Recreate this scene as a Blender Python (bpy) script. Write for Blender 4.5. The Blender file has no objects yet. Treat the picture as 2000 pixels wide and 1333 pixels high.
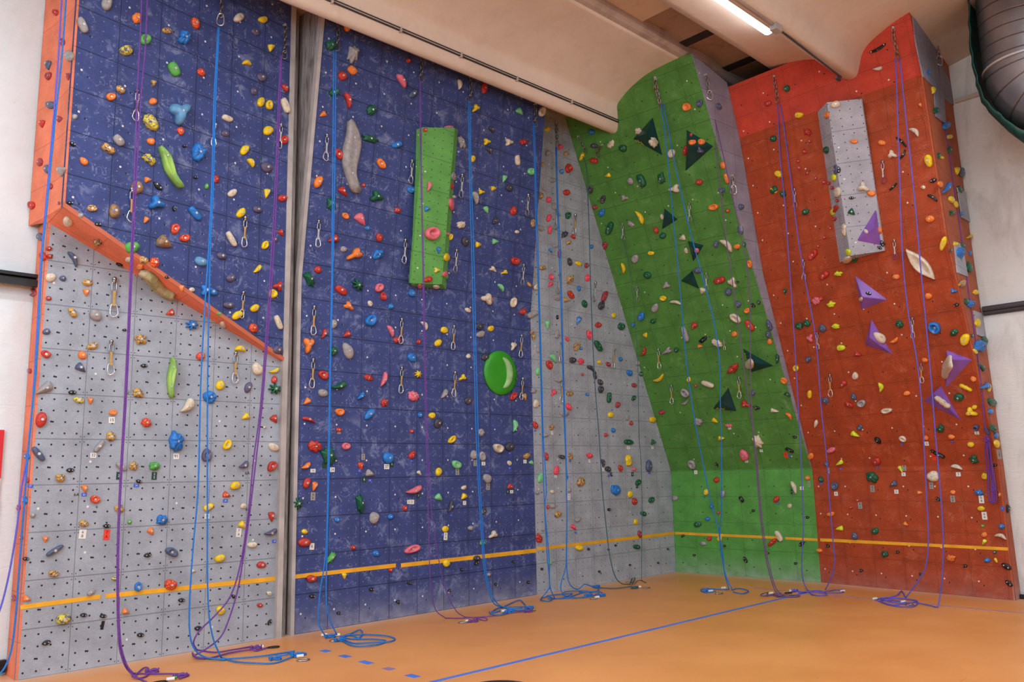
import bpy, bmesh, math, random
from mathutils import Vector, Matrix
from mathutils.bvhtree import BVHTree
random.seed(7)
SC = bpy.context.scene
COL = SC.collection

# ---------------------------------------------------------------- camera
FPX = 1611.63
YAW, PITCH, ROLL = math.radians(44.0192), math.radians(9.11367), math.radians(-1.14331)
CAM = Vector((0, 0, 1.6))
cy, sy, cp, sp = math.cos(YAW), math.sin(YAW), math.cos(PITCH), math.sin(PITCH)
FW = Vector((cp*sy, cp*cy, sp))
RT0 = Vector((cy, -sy, 0))
UP0 = RT0.cross(FW)
RT = RT0*math.cos(ROLL) + UP0*math.sin(ROLL)
UP = -RT0*math.sin(ROLL) + UP0*math.cos(ROLL)
cam_data = bpy.data.cameras.new('camera')
cam = bpy.data.objects.new('camera', cam_data)
COL.objects.link(cam)
cam.matrix_world = Matrix(((RT.x, UP.x, -FW.x, CAM.x), (RT.y, UP.y, -FW.y, CAM.y), (RT.z, UP.z, -FW.z, CAM.z), (0, 0, 0, 1)))
cam_data.sensor_width = 36.0
cam_data.lens = FPX/2000*36.0
cam_data.clip_end = 200
SC.camera = cam

# ---------------------------------------------------------------- world, lights, exposure
SC.view_settings.view_transform = 'Standard'
SC.view_settings.look = 'None'
SC.view_settings.gamma = 1
SC.view_settings.use_curve_mapping = False
SC.view_settings.exposure = -0.12
w = bpy.data.worlds.new('hall_light'); SC.world = w; w.use_nodes = True
w.node_tree.nodes['Background'].inputs[0].default_value = (0.85, 0.95, 1.0, 1)
w.node_tree.nodes['Background'].inputs[1].default_value = 0.07

def area(name, loc, target, sx, sy_, power, col):
    l = bpy.data.lights.new(name, 'AREA'); l.shape = 'RECTANGLE'; l.size = sx; l.size_y = sy_
    l.energy = power; l.color = col
    o = bpy.data.objects.new(name, l); COL.objects.link(o); o.location = loc
    o.rotation_euler = (Vector(target)-Vector(loc)).to_track_quat('-Z', 'Y').to_euler()
    return o
area('window_light', (-5.5, 1.0, 4.6), (2.0, 8, 3.8), 6.0, 3.2, 590, (0.88, 1.0, 1.10))
area('window_light', (4.0, -5.5, 3.0), (7.5, 7, 1.4), 8.0, 2.4, 170, (0.88, 1.0, 1.10))
# the rows of ceiling tubes that hang under the roof beams across the hall, shining down
for y_, xs_ in ((4.42, (-2.6, 0.6, 3.6)), (1.17, (-2.6, 1.4, 5.0, 8.4)), (-2.1, (-1.0, 3.0, 7.0))):
    for x_ in xs_:
        l = bpy.data.lights.new('tube_light', 'AREA'); l.shape = 'RECTANGLE'; l.size = 1.5; l.size_y = .12; l.energy = 80; l.color = (0.88, 0.99, 1.08)
        o = bpy.data.objects.new('tube_light', l); COL.objects.link(o); o.location = (x_, y_, 6.60)

# ---------------------------------------------------------------- maths helpers
def rayd(px, py): return FW + RT*((px-1000)/FPX) - UP*((py-666.5)/FPX)
def hit_ax(p, axis, val):
    d = rayd(*p); return CAM + d*((val-CAM[axis])/d[axis])
def hit_pl(p, n, p0):
    d = rayd(*p); n = Vector(n); return CAM + d*((Vector(p0)-CAM).dot(n)/d.dot(n))
def proj(P):
    q = Vector(P)-CAM; f = q.dot(FW); return (1000+FPX*q.dot(RT)/f, 666.5-FPX*q.dot(UP)/f)

# ---------------------------------------------------------------- object helpers
def mk(name, me, parent=None, **kw):
    o = bpy.data.objects.new(name, me); COL.objects.link(o)
    if parent is not None: o.parent = parent
    for k, v in kw.items(): o[k] = v
    return o
def empty(name, loc=(0, 0, 0), **kw):
    o = bpy.data.objects.new(name, None); COL.objects.link(o); o.location = loc; o.empty_display_size = .05
    for k, v in kw.items(): o[k] = v
    return o
def mesh(name, vs, fs, mats, smooth=False, fm=None):
    me = bpy.data.meshes.new(name); me.from_pydata([tuple(v) for v in vs], [], fs)
    for m in (mats if isinstance(mats, (list, tuple)) else [mats]): me.materials.append(m)
    if fm:
        for p, i in zip(me.polygons, fm): p.material_index = i
    if smooth:
        for p in me.polygons: p.use_smooth = True
    me.update(); return me
def local(vs, loc):
    L = Vector(loc); return [Vector(v)-L for v in vs]
def fixn(me):
    bm = bmesh.new(); bm.from_mesh(me); bmesh.ops.recalc_face_normals(bm, faces=bm.faces); bm.to_mesh(me); bm.free()
class MB:
    def __init__(s): s.v = []; s.f = []
    def add(s, vs, fs):
        n = len(s.v); s.v += [Vector(v) for v in vs]; s.f += [tuple(i+n for i in f) for f in fs]
    def box(s, c, sz, M=None):
        a, b, d = [x/2 for x in sz]; M = M or Matrix.Identity(3)
        vs = [Vector(c)+M @ Vector((x*a, y*b, z*d)) for x in (-1, 1) for y in (-1, 1) for z in (-1, 1)]
        s.add(vs, [(0, 1, 3, 2), (4, 6, 7, 5), (0, 4, 5, 1), (2, 3, 7, 6), (0, 2, 6, 4), (1, 5, 7, 3)])
    def tube(s, pts, r, n=8, closed=False, cap=True):
        pts = [Vector(p) for p in pts]; m = len(pts); rings = []
        up = None
        for i, p in enumerate(pts):
            a = pts[(i-1) % m] if (closed or i > 0) else p
            b = pts[(i+1) % m] if (closed or i < m-1) else p
            t = (b-a)
            if t.length < 1e-9: t = Vector((0, 0, 1))
            t.normalize()
            if up is None: up = t.orthogonal().normalized()
            up = (up - t*up.dot(t))
            if up.length < 1e-6: up = t.orthogonal()
            up.normalize(); q = t.cross(up)
            rr = r[i] if isinstance(r, (list, tuple)) else r
            rings.append([p+(up*math.cos(2*math.pi*k/n)+q*math.sin(2*math.pi*k/n))*rr for k in range(n)])
        vs = [v for R_ in rings for v in R_]; fs = []
        for i in range(m if closed else m-1):
            j = (i+1) % m
            for k in range(n): fs.append((i*n+k, i*n+(k+1) % n, j*n+(k+1) % n, j*n+k))
        if cap and not closed: fs += [tuple(range(n))[::-1], tuple((m-1)*n+k for k in range(n))]
        s.add(vs, fs)
    def build(s, name, mat, parent=None, smooth=False, loc=None, **kw):
        vs = local(s.v, loc) if loc is not None else s.v
        me = mesh(name, vs, s.f, mat, smooth); fixn(me)
        o = mk(name, me, parent, **kw)
        if loc is not None and parent is None: o.location = loc
        return o
def spline(pts, k=6):
    P = [Vector(p) for p in pts]
    if len(P) < 3: return P
    P = [P[0]*2-P[1]]+P+[P[-1]*2-P[-2]]; out = []
    for i in range(1, len(P)-2):
        a, b, c, d = P[i-1:i+3]
        for j in range(k):
            t = j/k
            out.append(.5*((2*b)+(c-a)*t+(2*a-5*b+4*c-d)*t*t+(3*b-a-3*c+d)*t**3))
    out.append(P[-2]); return out

# ---------------------------------------------------------------- materials
def lin(c):
    return tuple((x/255/12.92 if x/255 <= .04045 else ((x/255+.055)/1.055)**2.4) for x in c)+(1,)
class NT:
    def __init__(s, name):
        s.m = bpy.data.materials.new(name); s.m.use_nodes = True; s.t = s.m.node_tree
        s.b = s.t.nodes['Principled BSDF']; s.N = s.t.nodes; s.L = s.t.links
    def put(s, sock, v):
        if isinstance(v, (int, float, tuple)): sock.default_value = v
        else: s.L.new(v, sock)
    def mt(s, op, a, b=0, c=0, clamp=False):
        n = s.N.new('ShaderNodeMath'); n.operation = op; n.use_clamp = clamp
        s.put(n.inputs[0], a); s.put(n.inputs[1], b); s.put(n.inputs[2], c); return n.outputs[0]
    def noise(s, vec, scale, detail=3, rough=.5, dist=0):
        n = s.N.new('ShaderNodeTexNoise'); s.put(n.inputs['Scale'], scale); s.put(n.inputs['Detail'], detail)
        s.put(n.inputs['Roughness'], rough); s.put(n.inputs['Distortion'], dist)
        if vec is not None: s.L.new(vec, n.inputs['Vector'])
        return n.outputs[0]
    def mapr(s, v, a, b, c=0, d=1):
        n = s.N.new('ShaderNodeMapRange'); s.put(n.inputs[0], v); s.put(n.inputs[1], a); s.put(n.inputs[2], b)
        s.put(n.inputs[3], c); s.put(n.inputs[4], d); return n.outputs[0]
    def mix(s, f, a, b):
        n = s.N.new('ShaderNodeMix'); n.data_type = 'RGBA'; s.put(n.inputs[0], f); s.put(n.inputs[6], a); s.put(n.inputs[7], b)
        return n.outputs[2]
    def tc(s, out='Object'): return s.N.new('ShaderNodeTexCoord').outputs[out]
    def sep(s, v):
        n = s.N.new('ShaderNodeSeparateXYZ'); s.L.new(v, n.inputs[0]); return n.outputs
    def comb(s, x, y, z=0):
        n = s.N.new('ShaderNodeCombineXYZ'); s.put(n.inputs[0], x); s.put(n.inputs[1], y); s.put(n.inputs[2], z); return n.outputs[0]
    def bump(s, h, st=.3, d=.01):
        n = s.N.new('ShaderNodeBump'); s.put(n.inputs['Strength'], st); s.put(n.inputs['Distance'], d); s.L.new(h, n.inputs['Height'])
        s.L.new(n.outputs[0], s.b.inputs['Normal'])
    def done(s, col, rough=.6, metal=0, spec=.5):
        s.put(s.b.inputs['Base Color'], col); s.put(s.b.inputs['Roughness'], rough); s.put(s.b.inputs['Metallic'], metal)
        s.put(s.b.inputs['Specular IOR Level'], spec); return s.m

def plain(name, rgb, rough=.5, metal=0, var=.12, scale=6, bump=0):
    n = NT(name); c = lin(rgb); f = n.noise(n.tc(), scale, 4)
    d = tuple(x*(1-var) for x in c[:3])+(1,); e = tuple(min(1, x*(1+var)) for x in c[:3])+(1,)
    if bump: n.bump(n.noise(n.tc(), scale*12, 3), bump, .005)
    return n.done(n.mix(n.mapr(f, .3, .7), d, e), rough, metal)

def panelmat(name, rgb, seam=.55, hole=None, hole_r=.055, dotc=None, dot_r=.03, white=.75, chalk=0., chalkc=(200, 205, 220), dents=False, rough=.75, extra_holes=True, gap=.011, dust=.45):
    """climbing panel surface: seams, t-nut holes, screws, chalk marks; UV unit = one 0.395 m panel"""
    n = NT(name); uv = n.N.new('ShaderNodeUVMap').outputs[0]; u, v, _ = n.sep(uv)
    fx = n.mt('FRACT', u); fy = n.mt('FRACT', v)
    mx = n.mt('MINIMUM', fx, n.mt('SUBTRACT', 1, fx)); my = n.mt('MINIMUM', fy, n.mt('SUBTRACT', 1, fy))
    c = lin(rgb)
    f1 = n.noise(uv, 1.3, 5, .6); f2 = n.noise(uv, 28, 3, .6)
    f = n.mt('ADD', n.mt('MULTIPLY', f1, .65), n.mt('MULTIPLY', f2, .35))
    col = n.mix(n.mapr(f, .34, .66), tuple(x*.76 for x in c[:3])+(1,), tuple(min(1, x*1.24) for x in c[:3])+(1,))
    if chalk > 0:   # hand-shaped chalk smears: warped blotches, with finger-wide streaks
        warp = n.noise(uv, 3.2, 2, .5, 1.2)
        a = n.noise(uv, 2.6, 6, .62, .9)
        b = n.noise(uv, 1.0, 2, .5)
        sm = n.mt('MULTIPLY', n.mapr(a, .53, .70), n.mapr(b, .42, .62))
        ridge = n.mt('ABSOLUTE', n.mt('SUBTRACT', warp, .5))
        st = n.mt('MULTIPLY', n.mapr(ridge, .028, 0), n.mapr(n.noise(uv, 2.1, 1), .5, .64))
        tot = n.mt('MULTIPLY', n.mt('ADD', n.mt('MULTIPLY', sm, .55), n.mt('MULTIPLY', st, .45)), chalk, clamp=True)
        col = n.mix(tot, col, lin(chalkc))
        spk = n.mt('MULTIPLY', n.mapr(n.noise(uv, 60, 1), .66, .72), .35*chalk)
        col = n.mix(spk, col, lin(chalkc))
    if dust:
        dn_ = n.mt('MULTIPLY', n.mt('POWER', n.mapr(v, 1.1, 0), 2), n.mapr(n.noise(uv, 2.5, 4), .3, .65, .3, 1))
        col = n.mix(n.mt('MULTIPLY', dn_, dust), col, lin((196, 194, 200)))
    # seam
    s_ = n.mt('MAXIMUM', n.mt('LESS_THAN', mx, gap*.8), n.mt('LESS_THAN', my, gap))
    col = n.mix(n.mt('MULTIPLY', s_, seam), col, tuple(x*.18 for x in c[:3])+(1,))
    def dots(su, sv, ou, ov, r):
        a = n.mt('SUBTRACT', n.mt('FRACT', n.mt('ADD', n.mt('MULTIPLY', u, su), ou)), .5)
        b = n.mt('SUBTRACT', n.mt('FRACT', n.mt('ADD', n.mt('MULTIPLY', v, sv), ov)), .5)
        a = n.mt('DIVIDE', a, su); b = n.mt('DIVIDE', b, sv)
        return n.mt('LESS_THAN', n.mt('SQRT', n.mt('ADD', n.mt('MULTIPLY', a, a), n.mt('MULTIPLY', b, b))), r)
    H = n.mt('MULTIPLY', s_, 1.0)
    if hole:
        h = dots(4, 4, 0, 0, hole_r/4)
        col = n.mix(h, col, lin(hole)); H = n.mt('MAXIMUM', H, h)
    if dotc:
        h = dots(4, 4, 0, 0, dot_r/4)
        col = n.mix(n.mt('MULTIPLY', h, .7), col, lin(dotc))
    if extra_holes:
        h = dots(1, 1, .16, .12, .022)
        col = n.mix(h, col, (.008, .008, .012, 1)); H = n.mt('MAXIMUM', H, h)
        q = n.mt('SQRT', n.mt('ADD', n.mt('POWER', n.mt('SUBTRACT', mx, .04), 2), n.mt('POWER', n.mt('SUBTRACT', my, .06), 2)))
        q = n.mt('LESS_THAN', q, .012); col = n.mix(q, col, tuple(x*.1 for x in c[:3])+(1,))
    if white > 0:
        wv = n.N.new('ShaderNodeTexWhiteNoise'); n.L.new(n.comb(n.mt('FLOOR', u), n.mt('FLOOR', v)), wv.inputs['Vector'])
        h = dots(1, 1, .30, 0, .026)
        h = n.mt('MULTIPLY', h, n.mt('LESS_THAN', wv.outputs['Value'], white))
        col = n.mix(h, col, lin((226, 222, 214)))
    if dents:
        vo = n.N.new('ShaderNodeTexVoronoi'); n.put(vo.inputs['Scale'], 17); n.L.new(uv, vo.inputs['Vector'])
        dn = n.mapr(vo.outputs['Distance'], 0, .30)
        Hh = n.mt('SUBTRACT', dn, H)
        col = n.mix(n.mapr(vo.outputs['Distance'], .16, .05, 0, .30), col, tuple(x*.5 for x in c[:3])+(1,))
        n.bump(Hh, .35, .004)
    else:
        n.bump(n.mt('SUBTRACT', n.noise(uv, 40, 4), H), .35, .004)
    return n.done(col, rough)

CS = dict(y=(238, 200, 20), r=(190, 52, 42), o=(246, 130, 50), b=(38, 120, 200), B=(95, 150, 190), g=(85, 165, 70), d=(20, 92, 60), w=(220, 204, 180), a=(158, 152, 152),
          c=(82, 92, 122), C=(92, 84, 112), v=(160, 55, 66), V=(66, 64, 76), k=(22, 22, 26), K=(22, 22, 26), p=(226, 112, 128), l=(122, 205, 140), H=(245, 70, 95), L=(218, 228, 40),
          m=(214, 165, 70), M=(168, 122, 62), Y=(228, 205, 50), R=(214, 62, 42), G=(130, 175, 85), T=(150, 145, 95))
CN = dict(y='yellow', r='red', o='orange', b='blue', B='steel blue', g='green', d='dark green', w='cream', a='grey', c='slate blue', C='dusky purple', v='maroon', V='charcoal', k='black', K='black',
          p='pink', l='mint green', H='hot pink', L='lime yellow', m='amber marbled', M='brown marbled', Y='yellow marbled', R='red speckled', G='pale green', T='sandy green')
HM = {}
def holdmat(c):
    if c in HM: return HM[c]
    n = NT('plastic_'+CN[c].replace(' ', '_')); base = lin(CS[c]); tc = n.tc()
    f = n.noise(tc, 26, 3); col = n.mix(n.mapr(f, .3, .7), tuple(x*.8 for x in base[:3])+(1,), tuple(min(1, x*1.15) for x in base[:3])+(1,))
    if c in 'mMY':
        s = n.mapr(n.noise(tc, 34, 4, .6, 1.5), .49, .54)
        col = n.mix(s, col, lin({'m': (92, 74, 96), 'M': (104, 98, 110), 'Y': (88, 92, 112)}[c]))
    if c == 'R':
        vo = n.N.new('ShaderNodeTexVoronoi'); n.put(vo.inputs['Scale'], 62); n.L.new(tc, vo.inputs['Vector'])
        col = n.mix(n.mapr(vo.outputs['Distance'], .32, .22), col, lin((240, 180, 50)))
    if c == 'T': col = n.mix(n.mapr(n.noise(tc, 10, 5, .6, 2), .4, .6), col, lin((186, 172, 138)))
    if c == 'G': col = n.mix(n.mapr(n.noise(tc, 5, 3), .4, .6), col, lin((160, 200, 92)))
    # worn chalky patches
    ch = n.mapr(n.noise(n.tc('Object'), 11, 4, .6), .60, .78, 0, .40)
    col = n.mix(ch, col, lin((222, 218, 214)))
    n.bump(n.noise(tc, 160, 3), .15, .003)
    HM[c] = n.done(col, .42 if c not in 'kK' else .3, 0, .45); return HM[c]

M = {}
M['blue_panel'] = panelmat('blue_climbing_panel', (52, 66, 122), dotc=(128, 136, 172), dot_r=.07, chalk=1.0, chalkc=(160, 168, 200), white=.8, seam=.8, gap=.013)
M['blue_upper'] = M['blue_panel']
M['grey_panel'] = panelmat('pitted_grey_panel', (154, 160, 170), hole=(28, 28, 34), hole_r=.085, white=.35, chalk=.12, dents=True, extra_holes=True, seam=.55)
M['grey_gully'] = panelmat('grey_gully_panel', (158, 164, 172), hole=(60, 60, 64), hole_r=.06, white=.25, chalk=.2, extra_holes=True, seam=.5)
M['lilac_panel'] = panelmat('lilac_grey_panel', (142, 136, 150), hole=(70, 60, 70), hole_r=.04, white=.15, chalk=.12, extra_holes=False, dust=0, seam=.5)
M['green_over'] = panelmat('green_overhang_panel', (76, 132, 50), white=.45, chalk=.36, chalkc=(170, 195, 150), extra_holes=True, hole=(30, 62, 18), hole_r=.04, dust=0, seam=.5)
M['green_low'] = panelmat('green_base_panel', (82, 150, 62), white=0, chalk=.25, chalkc=(150, 205, 150), hole=(16, 70, 22), hole_r=.04, extra_holes=True, seam=.4)
M['red_panel'] = panelmat('rust_red_panel', (164, 62, 18), white=.8, dust=.15, chalk=.30, chalkc=(225, 165, 140), hole=(205, 140, 105), hole_r=.03, extra_holes=True, seam=.4)
M['red_top'] = panelmat('bright_red_panel', (196, 64, 42), white=.6, chalk=.22, chalkc=(230, 150, 130), hole=(120, 24, 14), hole_r=.035, extra_holes=True, dust=0, seam=.35)
M['red_side'] = panelmat('red_side_panel', (170, 84, 50), white=0, chalk=.25, chalkc=(225, 165, 140), extra_holes=False, seam=.35)
M['orange_side'] = panelmat('orange_side_panel', (226, 122, 88), white=0, chalk=.2, chalkc=(245, 190, 165), extra_holes=False, hole=(190, 78, 46), hole_r=.03, dust=0, seam=.35)
M['volume_green'] = panelmat('green_box_panel', (98, 166, 80), white=.9, chalk=.2, chalkc=(190, 220, 180), hole=(20, 70, 24), hole_r=.06, extra_holes=False, dust=0, seam=.5)
M['volume_grey'] = panelmat('grey_box_panel', (168, 166, 174), white=.9, chalk=.2, hole=(40, 40, 46), hole_r=.06, extra_holes=False, dust=0, seam=.5)

def plaster(name, rgb, dirt, amount=.5, bump=.25):
    n = NT(name); tc = n.tc(); c = lin(rgb)
    f = n.noise(tc, 1.1, 6, .62); col = n.mix(n.mapr(f, .3, .75), c, tuple(x*.86 for x in c[:3])+(1,))
    st = n.N.new('ShaderNodeMapping'); st.inputs['Scale'].default_value = (1.6, 1.6, .5); n.L.new(tc, st.inputs[0])
    g = n.mapr(n.noise(st.outputs[0], 2.2, 7, .68, .4), .50, .78, 0, amount)
    col = n.mix(g, col, lin(dirt))
    sc = n.mapr(n.noise(tc, 9, 2, .5, 2.5), .70, .74, 0, .22); col = n.mix(sc, col, lin(dirt))
    b = n.N.new('ShaderNodeMapping'); b.inputs['Scale'].default_value = (1, 1, 5); n.L.new(tc, b.inputs[0])
    n.bump(n.mt('ADD', n.noise(b.outputs[0], 9, 4), n.mt('MULTIPLY', n.noise(tc, 60, 3), .5)), bump, .02)
    return n.done(col, .85, 0, .2)
M['white_left'] = plaster('white_rendered_masonry', (224, 234, 238), (190, 184, 176), .3)
M['white_right'] = plaster('stained_white_plaster', (230, 228, 224), (160, 146, 134), .55)
M['concrete'] = plaster('cream_painted_concrete', (228, 210, 194), (190, 164, 144), .3, .18)
M['strip'] = plaster('grey_mortar_edge', (196, 178, 168), (110, 92, 84), .6, .3)
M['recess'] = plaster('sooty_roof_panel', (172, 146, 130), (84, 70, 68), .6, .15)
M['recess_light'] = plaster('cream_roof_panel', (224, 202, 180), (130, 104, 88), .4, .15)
M['soot_shade'] = plain('dark_soot_shade', (44, 38, 42), .9)  # soot tone, with the shade of the roof recess put into the colour

# floor: orange sports vinyl
n = NT('orange_sports_floor'); tc = n.tc(); c = lin((226, 150, 90))
f = n.noise(tc, .7, 6, .65); col = n.mix(n.mapr(f, .3, .7), lin((214, 138, 74)), lin((228, 156, 90)))
col = n.mix(n.mapr(n.noise(tc, 40, 4, .7), .35, .7, 0, .25), col, lin((208, 136, 76)))
mp = n.N.new('ShaderNodeMapping'); mp.inputs['Scale'].default_value = (1, 5, 1); mp.inputs['Rotation'].default_value = (0, 0, .7); n.L.new(tc, mp.inputs[0])
col = n.mix(n.mapr(n.noise(mp.outputs[0], 6, 3, .5, 1), .71, .75, 0, .4), col, lin((150, 84, 40)))
X_, Y_, _ = n.sep(tc)
dd = n.mt('MAXIMUM', n.mapr(Y_, 7.55, 7.98), n.mapr(X_, 10.75, 11.3))
dd = n.mt('MULTIPLY', n.mt('POWER', dd, 2.0), n.mapr(n.noise(tc, 3, 4), .3, .6, .45, .9))
col = n.mix(n.mt('MULTIPLY', dd, .55, clamp=True), col, lin((222, 200, 184)))
n.bump(n.noise(tc, 120, 2), .04, .002)
M['floor'] = n.done(col, n.mapr(f, .3, .7, .34, .5), 0, .4)
M['line_blue'] = plain('blue_line_paint', (72, 118, 214), .5, scale=3)
M['line_purple'] = plain('faded_purple_line_paint', (150, 118, 160), .6, scale=3)
M['tape'] = plain('yellow_orange_tape', (236, 170, 34), .5, var=.15, scale=5)
M['wood'] = NT('worn_grey_timber'); nn = M['wood']; tc = nn.tc(); mp = nn.N.new('ShaderNodeMapping'); mp.inputs['Scale'].default_value = (9, 9, .9); nn.L.new(tc, mp.inputs[0])
cc = nn.mix(nn.mapr(nn.noise(mp.outputs[0], 3, 6, .65), .35, .68), lin((104, 98, 98)), lin((178, 170, 166)))
cc = nn.mix(nn.mapr(nn.noise(tc, 2.2, 6, .6), .58, .7, 0, .7), cc, lin((70, 62, 62)))
nn.bump(nn.noise(mp.outputs[0], 5, 5), .3, .01); M['wood'] = nn.done(cc, .8)
M['wood_light'] = plain('pale_timber_trim', (176, 168, 164), .8, var=.2, scale=4, bump=.2)
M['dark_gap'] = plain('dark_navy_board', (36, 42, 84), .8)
M['steel'] = plain('galvanised_steel', (170, 170, 172), .28, 1, var=.1, scale=30)
M['steel_dull'] = plain('tarnished_steel_chain', (150, 138, 128), .38, 1, var=.25, scale=40)
M['bolt'] = plain('zinc_bolt', (212, 210, 206), .35, .5, scale=40)
M['white_carab'] = plain('bare_aluminium', (224, 222, 226), .25, .8, scale=30)
M['sling_t'] = plain('tan_webbing', (190, 150, 82), .8, scale=60)
M['sling_w'] = plain('grey_white_webbing', (186, 184, 180), .8, scale=60)
M['sling_p'] = plain('purple_white_webbing', (176, 168, 196), .8, scale=60)
M['anod_p'] = plain('magenta_purple_anodised', (128, 52, 118), .3, .7, scale=30)
def ropemat(name, a, b):
    n = NT(name); tc = n.tc(); z = n.noise(tc, 170, 2, .5)
    n.bump(z, .4, .003); return n.done(n.mix(n.mapr(z, .42, .6), lin(a), lin(b)), .7, 0, .3)
M['rope_blue'] = ropemat('blue_rope', (28, 104, 186), (40, 128, 212))
M['rope_violet'] = ropemat('violet_blue_rope', (84, 84, 190), (112, 104, 206))
M['rope_purple'] = ropemat('purple_rope', (96, 48, 136), (120, 74, 152))
M['rope_mauve'] = ropemat('faded_mauve_rope', (98, 68, 112), (120, 90, 128))
M['rope_teal'] = ropemat('dark_teal_rope', (52, 84, 96), (74, 108, 120))
M['white'] = plain('white_tape', (232, 230, 226), .6)
M['black'] = plain('black_rubber', (20, 18, 20), .45)
M['gold'] = plain('gold_gate', (226, 160, 40), .35, .6)
M['vol_dark'] = plain('dark_green_fibreglass', (20, 62, 62), .3, var=.25, scale=7)
M['vol_purple'] = plain('purple_fibreglass', (138, 92, 182), .4, var=.14, scale=6)
M['dish'] = plain('bright_green_fibreglass', (50, 152, 32), .35, var=.08)
M['dish_rub'] = plain('chalk_rubbed_green', (150, 190, 128), .7, var=.25, scale=8)
for k, c in dict(W=(228, 226, 218), D=(22, 62, 44), U=(52, 88, 206), N=(232, 60, 34), G=(150, 146, 140), K=(16, 16, 18)).items():
    M['card_'+k] = plain('card_'+dict(W='white', D='dark_green', U='blue', N='red_orange', G='grey', K='black')[k], c, .6, var=.05)
M['ink'] = plain('black_ink', (26, 26, 30), .7); M['ink_w'] = plain('white_ink', (214, 220, 240), .7); M['ink_y'] = plain('yellow_paint', (226, 196, 50), .6)
n = NT('lamp_diffuser'); n.done((1, 1, 1, 1), .4); n.b.inputs['Emission Color'].default_value = (.93, .96, 1, 1); n.b.inputs['Emission Strength'].default_value = 14; M['lamp'] = n.m
M['housing'] = plain('grey_plastic_housing', (176, 168, 164), .5)
M['conduit'] = plain('painted_conduit', (196, 180, 168), .5); M['cable'] = plain('dark_grey_cable', (66, 62, 66), .5)
M['red_poster'] = plain('red_printed_poster', (206, 32, 44), .5, var=.04); M['blue_poster'] = plain('dark_blue_printed_poster', (52, 48, 142), .5, var=.04)
n = NT('spiral_galvanised_duct'); u, v, _ = n.sep(n.N.new('ShaderNodeUVMap').outputs[0])
sp_ = n.mt('FRACT', n.mt('ADD', n.mt('MULTIPLY', v, 1), n.mt('MULTIPLY', u, 1)))
ri = n.mapr(n.mt('ABSOLUTE', n.mt('SUBTRACT', sp_, .5)), .06, 0)
cc = n.mix(n.mapr(n.noise(n.tc(), 3, 5, .6), .3, .7), lin((132, 130, 134)), lin((160, 156, 160)))
cc = n.mix(n.mt('MULTIPLY', ri, .6), cc, lin((70, 62, 64))); n.bump(n.mt('SUBTRACT', 0, ri), .6, .02)
M['duct'] = n.done(cc, .36, .75)
M['tarp'] = plain('dark_green_tarpaulin', (10, 66, 60), .55, var=.35, scale=9, bump=.4)
# ---------------------------------------------------------------- wall sections
P_ = .395
BV = []; BP = []; BS = []   # geometry that holds are screwed to
from mathutils.geometry import tessellate_polygon
def reg(pts, sec, vol=False):
    n = len(BV); BV.extend([Vector(p) for p in pts])
    for t in tessellate_polygon([[Vector(p) for p in pts]]): BP.append(tuple(n+i for i in t)); BS.append((sec, vol))
def orient(vs, t, nrm):
    a, b, c = (vs[i] for i in t)
    return tuple(t) if (b-a).cross(c-a).dot(nrm) > 0 else tuple(t)[::-1]
def slab(name, pts, mat, uvf, parent=None, sec=None, thick=.03, vol=False, **kw):
    pts = [Vector(p) for p in pts]
    nrm = Vector((0, 0, 0))
    for i in range(len(pts)): nrm += (pts[i]-pts[0]).cross(pts[(i+1) % len(pts)]-pts[0])
    nrm.normalize()
    if nrm.dot(CAM-pts[0]) < 0: nrm = -nrm; pts = pts[::-1]
    m = len(pts); vs = pts+[p-nrm*thick for p in pts]
    fs = [orient(vs, t, nrm) for t in tessellate_polygon([pts])]+[tuple(range(m, 2*m))[::-1]]+[(i, m+i, m+(i+1) % m, (i+1) % m) for i in range(m)]
    me = mesh(name, vs, fs, mat); uvl = me.uv_layers.new(name='UVMap')
    for lp in me.loops: uvl.data[lp.index].uv = uvf(me.vertices[lp.vertex_index].co)
    if sec: reg(pts, sec, vol)
    return mk(name, me, parent, **kw)

# left section (grey below, blue leaning box above)
uvA = lambda p: ((p.x-1.972)/.394, p.z/P_)
secA = empty('climbing_wall', (3.1, 8.1, 0), label='left climbing wall with grey pitted base and blue upper part, beside the white wall', category='climbing wall', group='painted climbing wall sections')
def ch(o, par):   # parent keeping world place
    o.parent = par; o.matrix_parent_inverse = Matrix.Translation(-par.location); return o
xa0, xa1 = 1.97, 4.335
A_bl, A_br = Vector((1.97, 7.566, 3.94)), Vector((4.335, 7.945, 2.80))
low_top = [(xa1, 7.98, 2.82), (xa0, 7.98, 3.94)]
ch(slab('base_panel', [(xa0, 7.98, 0), (xa1, 7.98, 0)]+low_top, M['grey_panel'], uvA, None, 'left grey panel'), secA)['label'] = 'grey pitted base panels'
ch(slab('upper_panel', [A_bl, A_br, (4.335, 7.945, 7.3), (1.97, 7.566, 7.3)], M['blue_panel'], lambda p: ((p.x-1.972)/.394, (p.z+.1)/P_), None, 'left blue panel'), secA)['label'] = 'blue upper panels with chalk marks'
ch(slab('ledge', [A_bl, A_br, (4.335, 7.99, 2.80), (1.97, 7.99, 3.90), (1.89, 8.30, 3.93)], M['orange_side'], lambda p: (p.x/P_, p.y/P_), None, 'orange ledge', .02), secA)['label'] = 'orange underside sloping down to the right'
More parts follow.
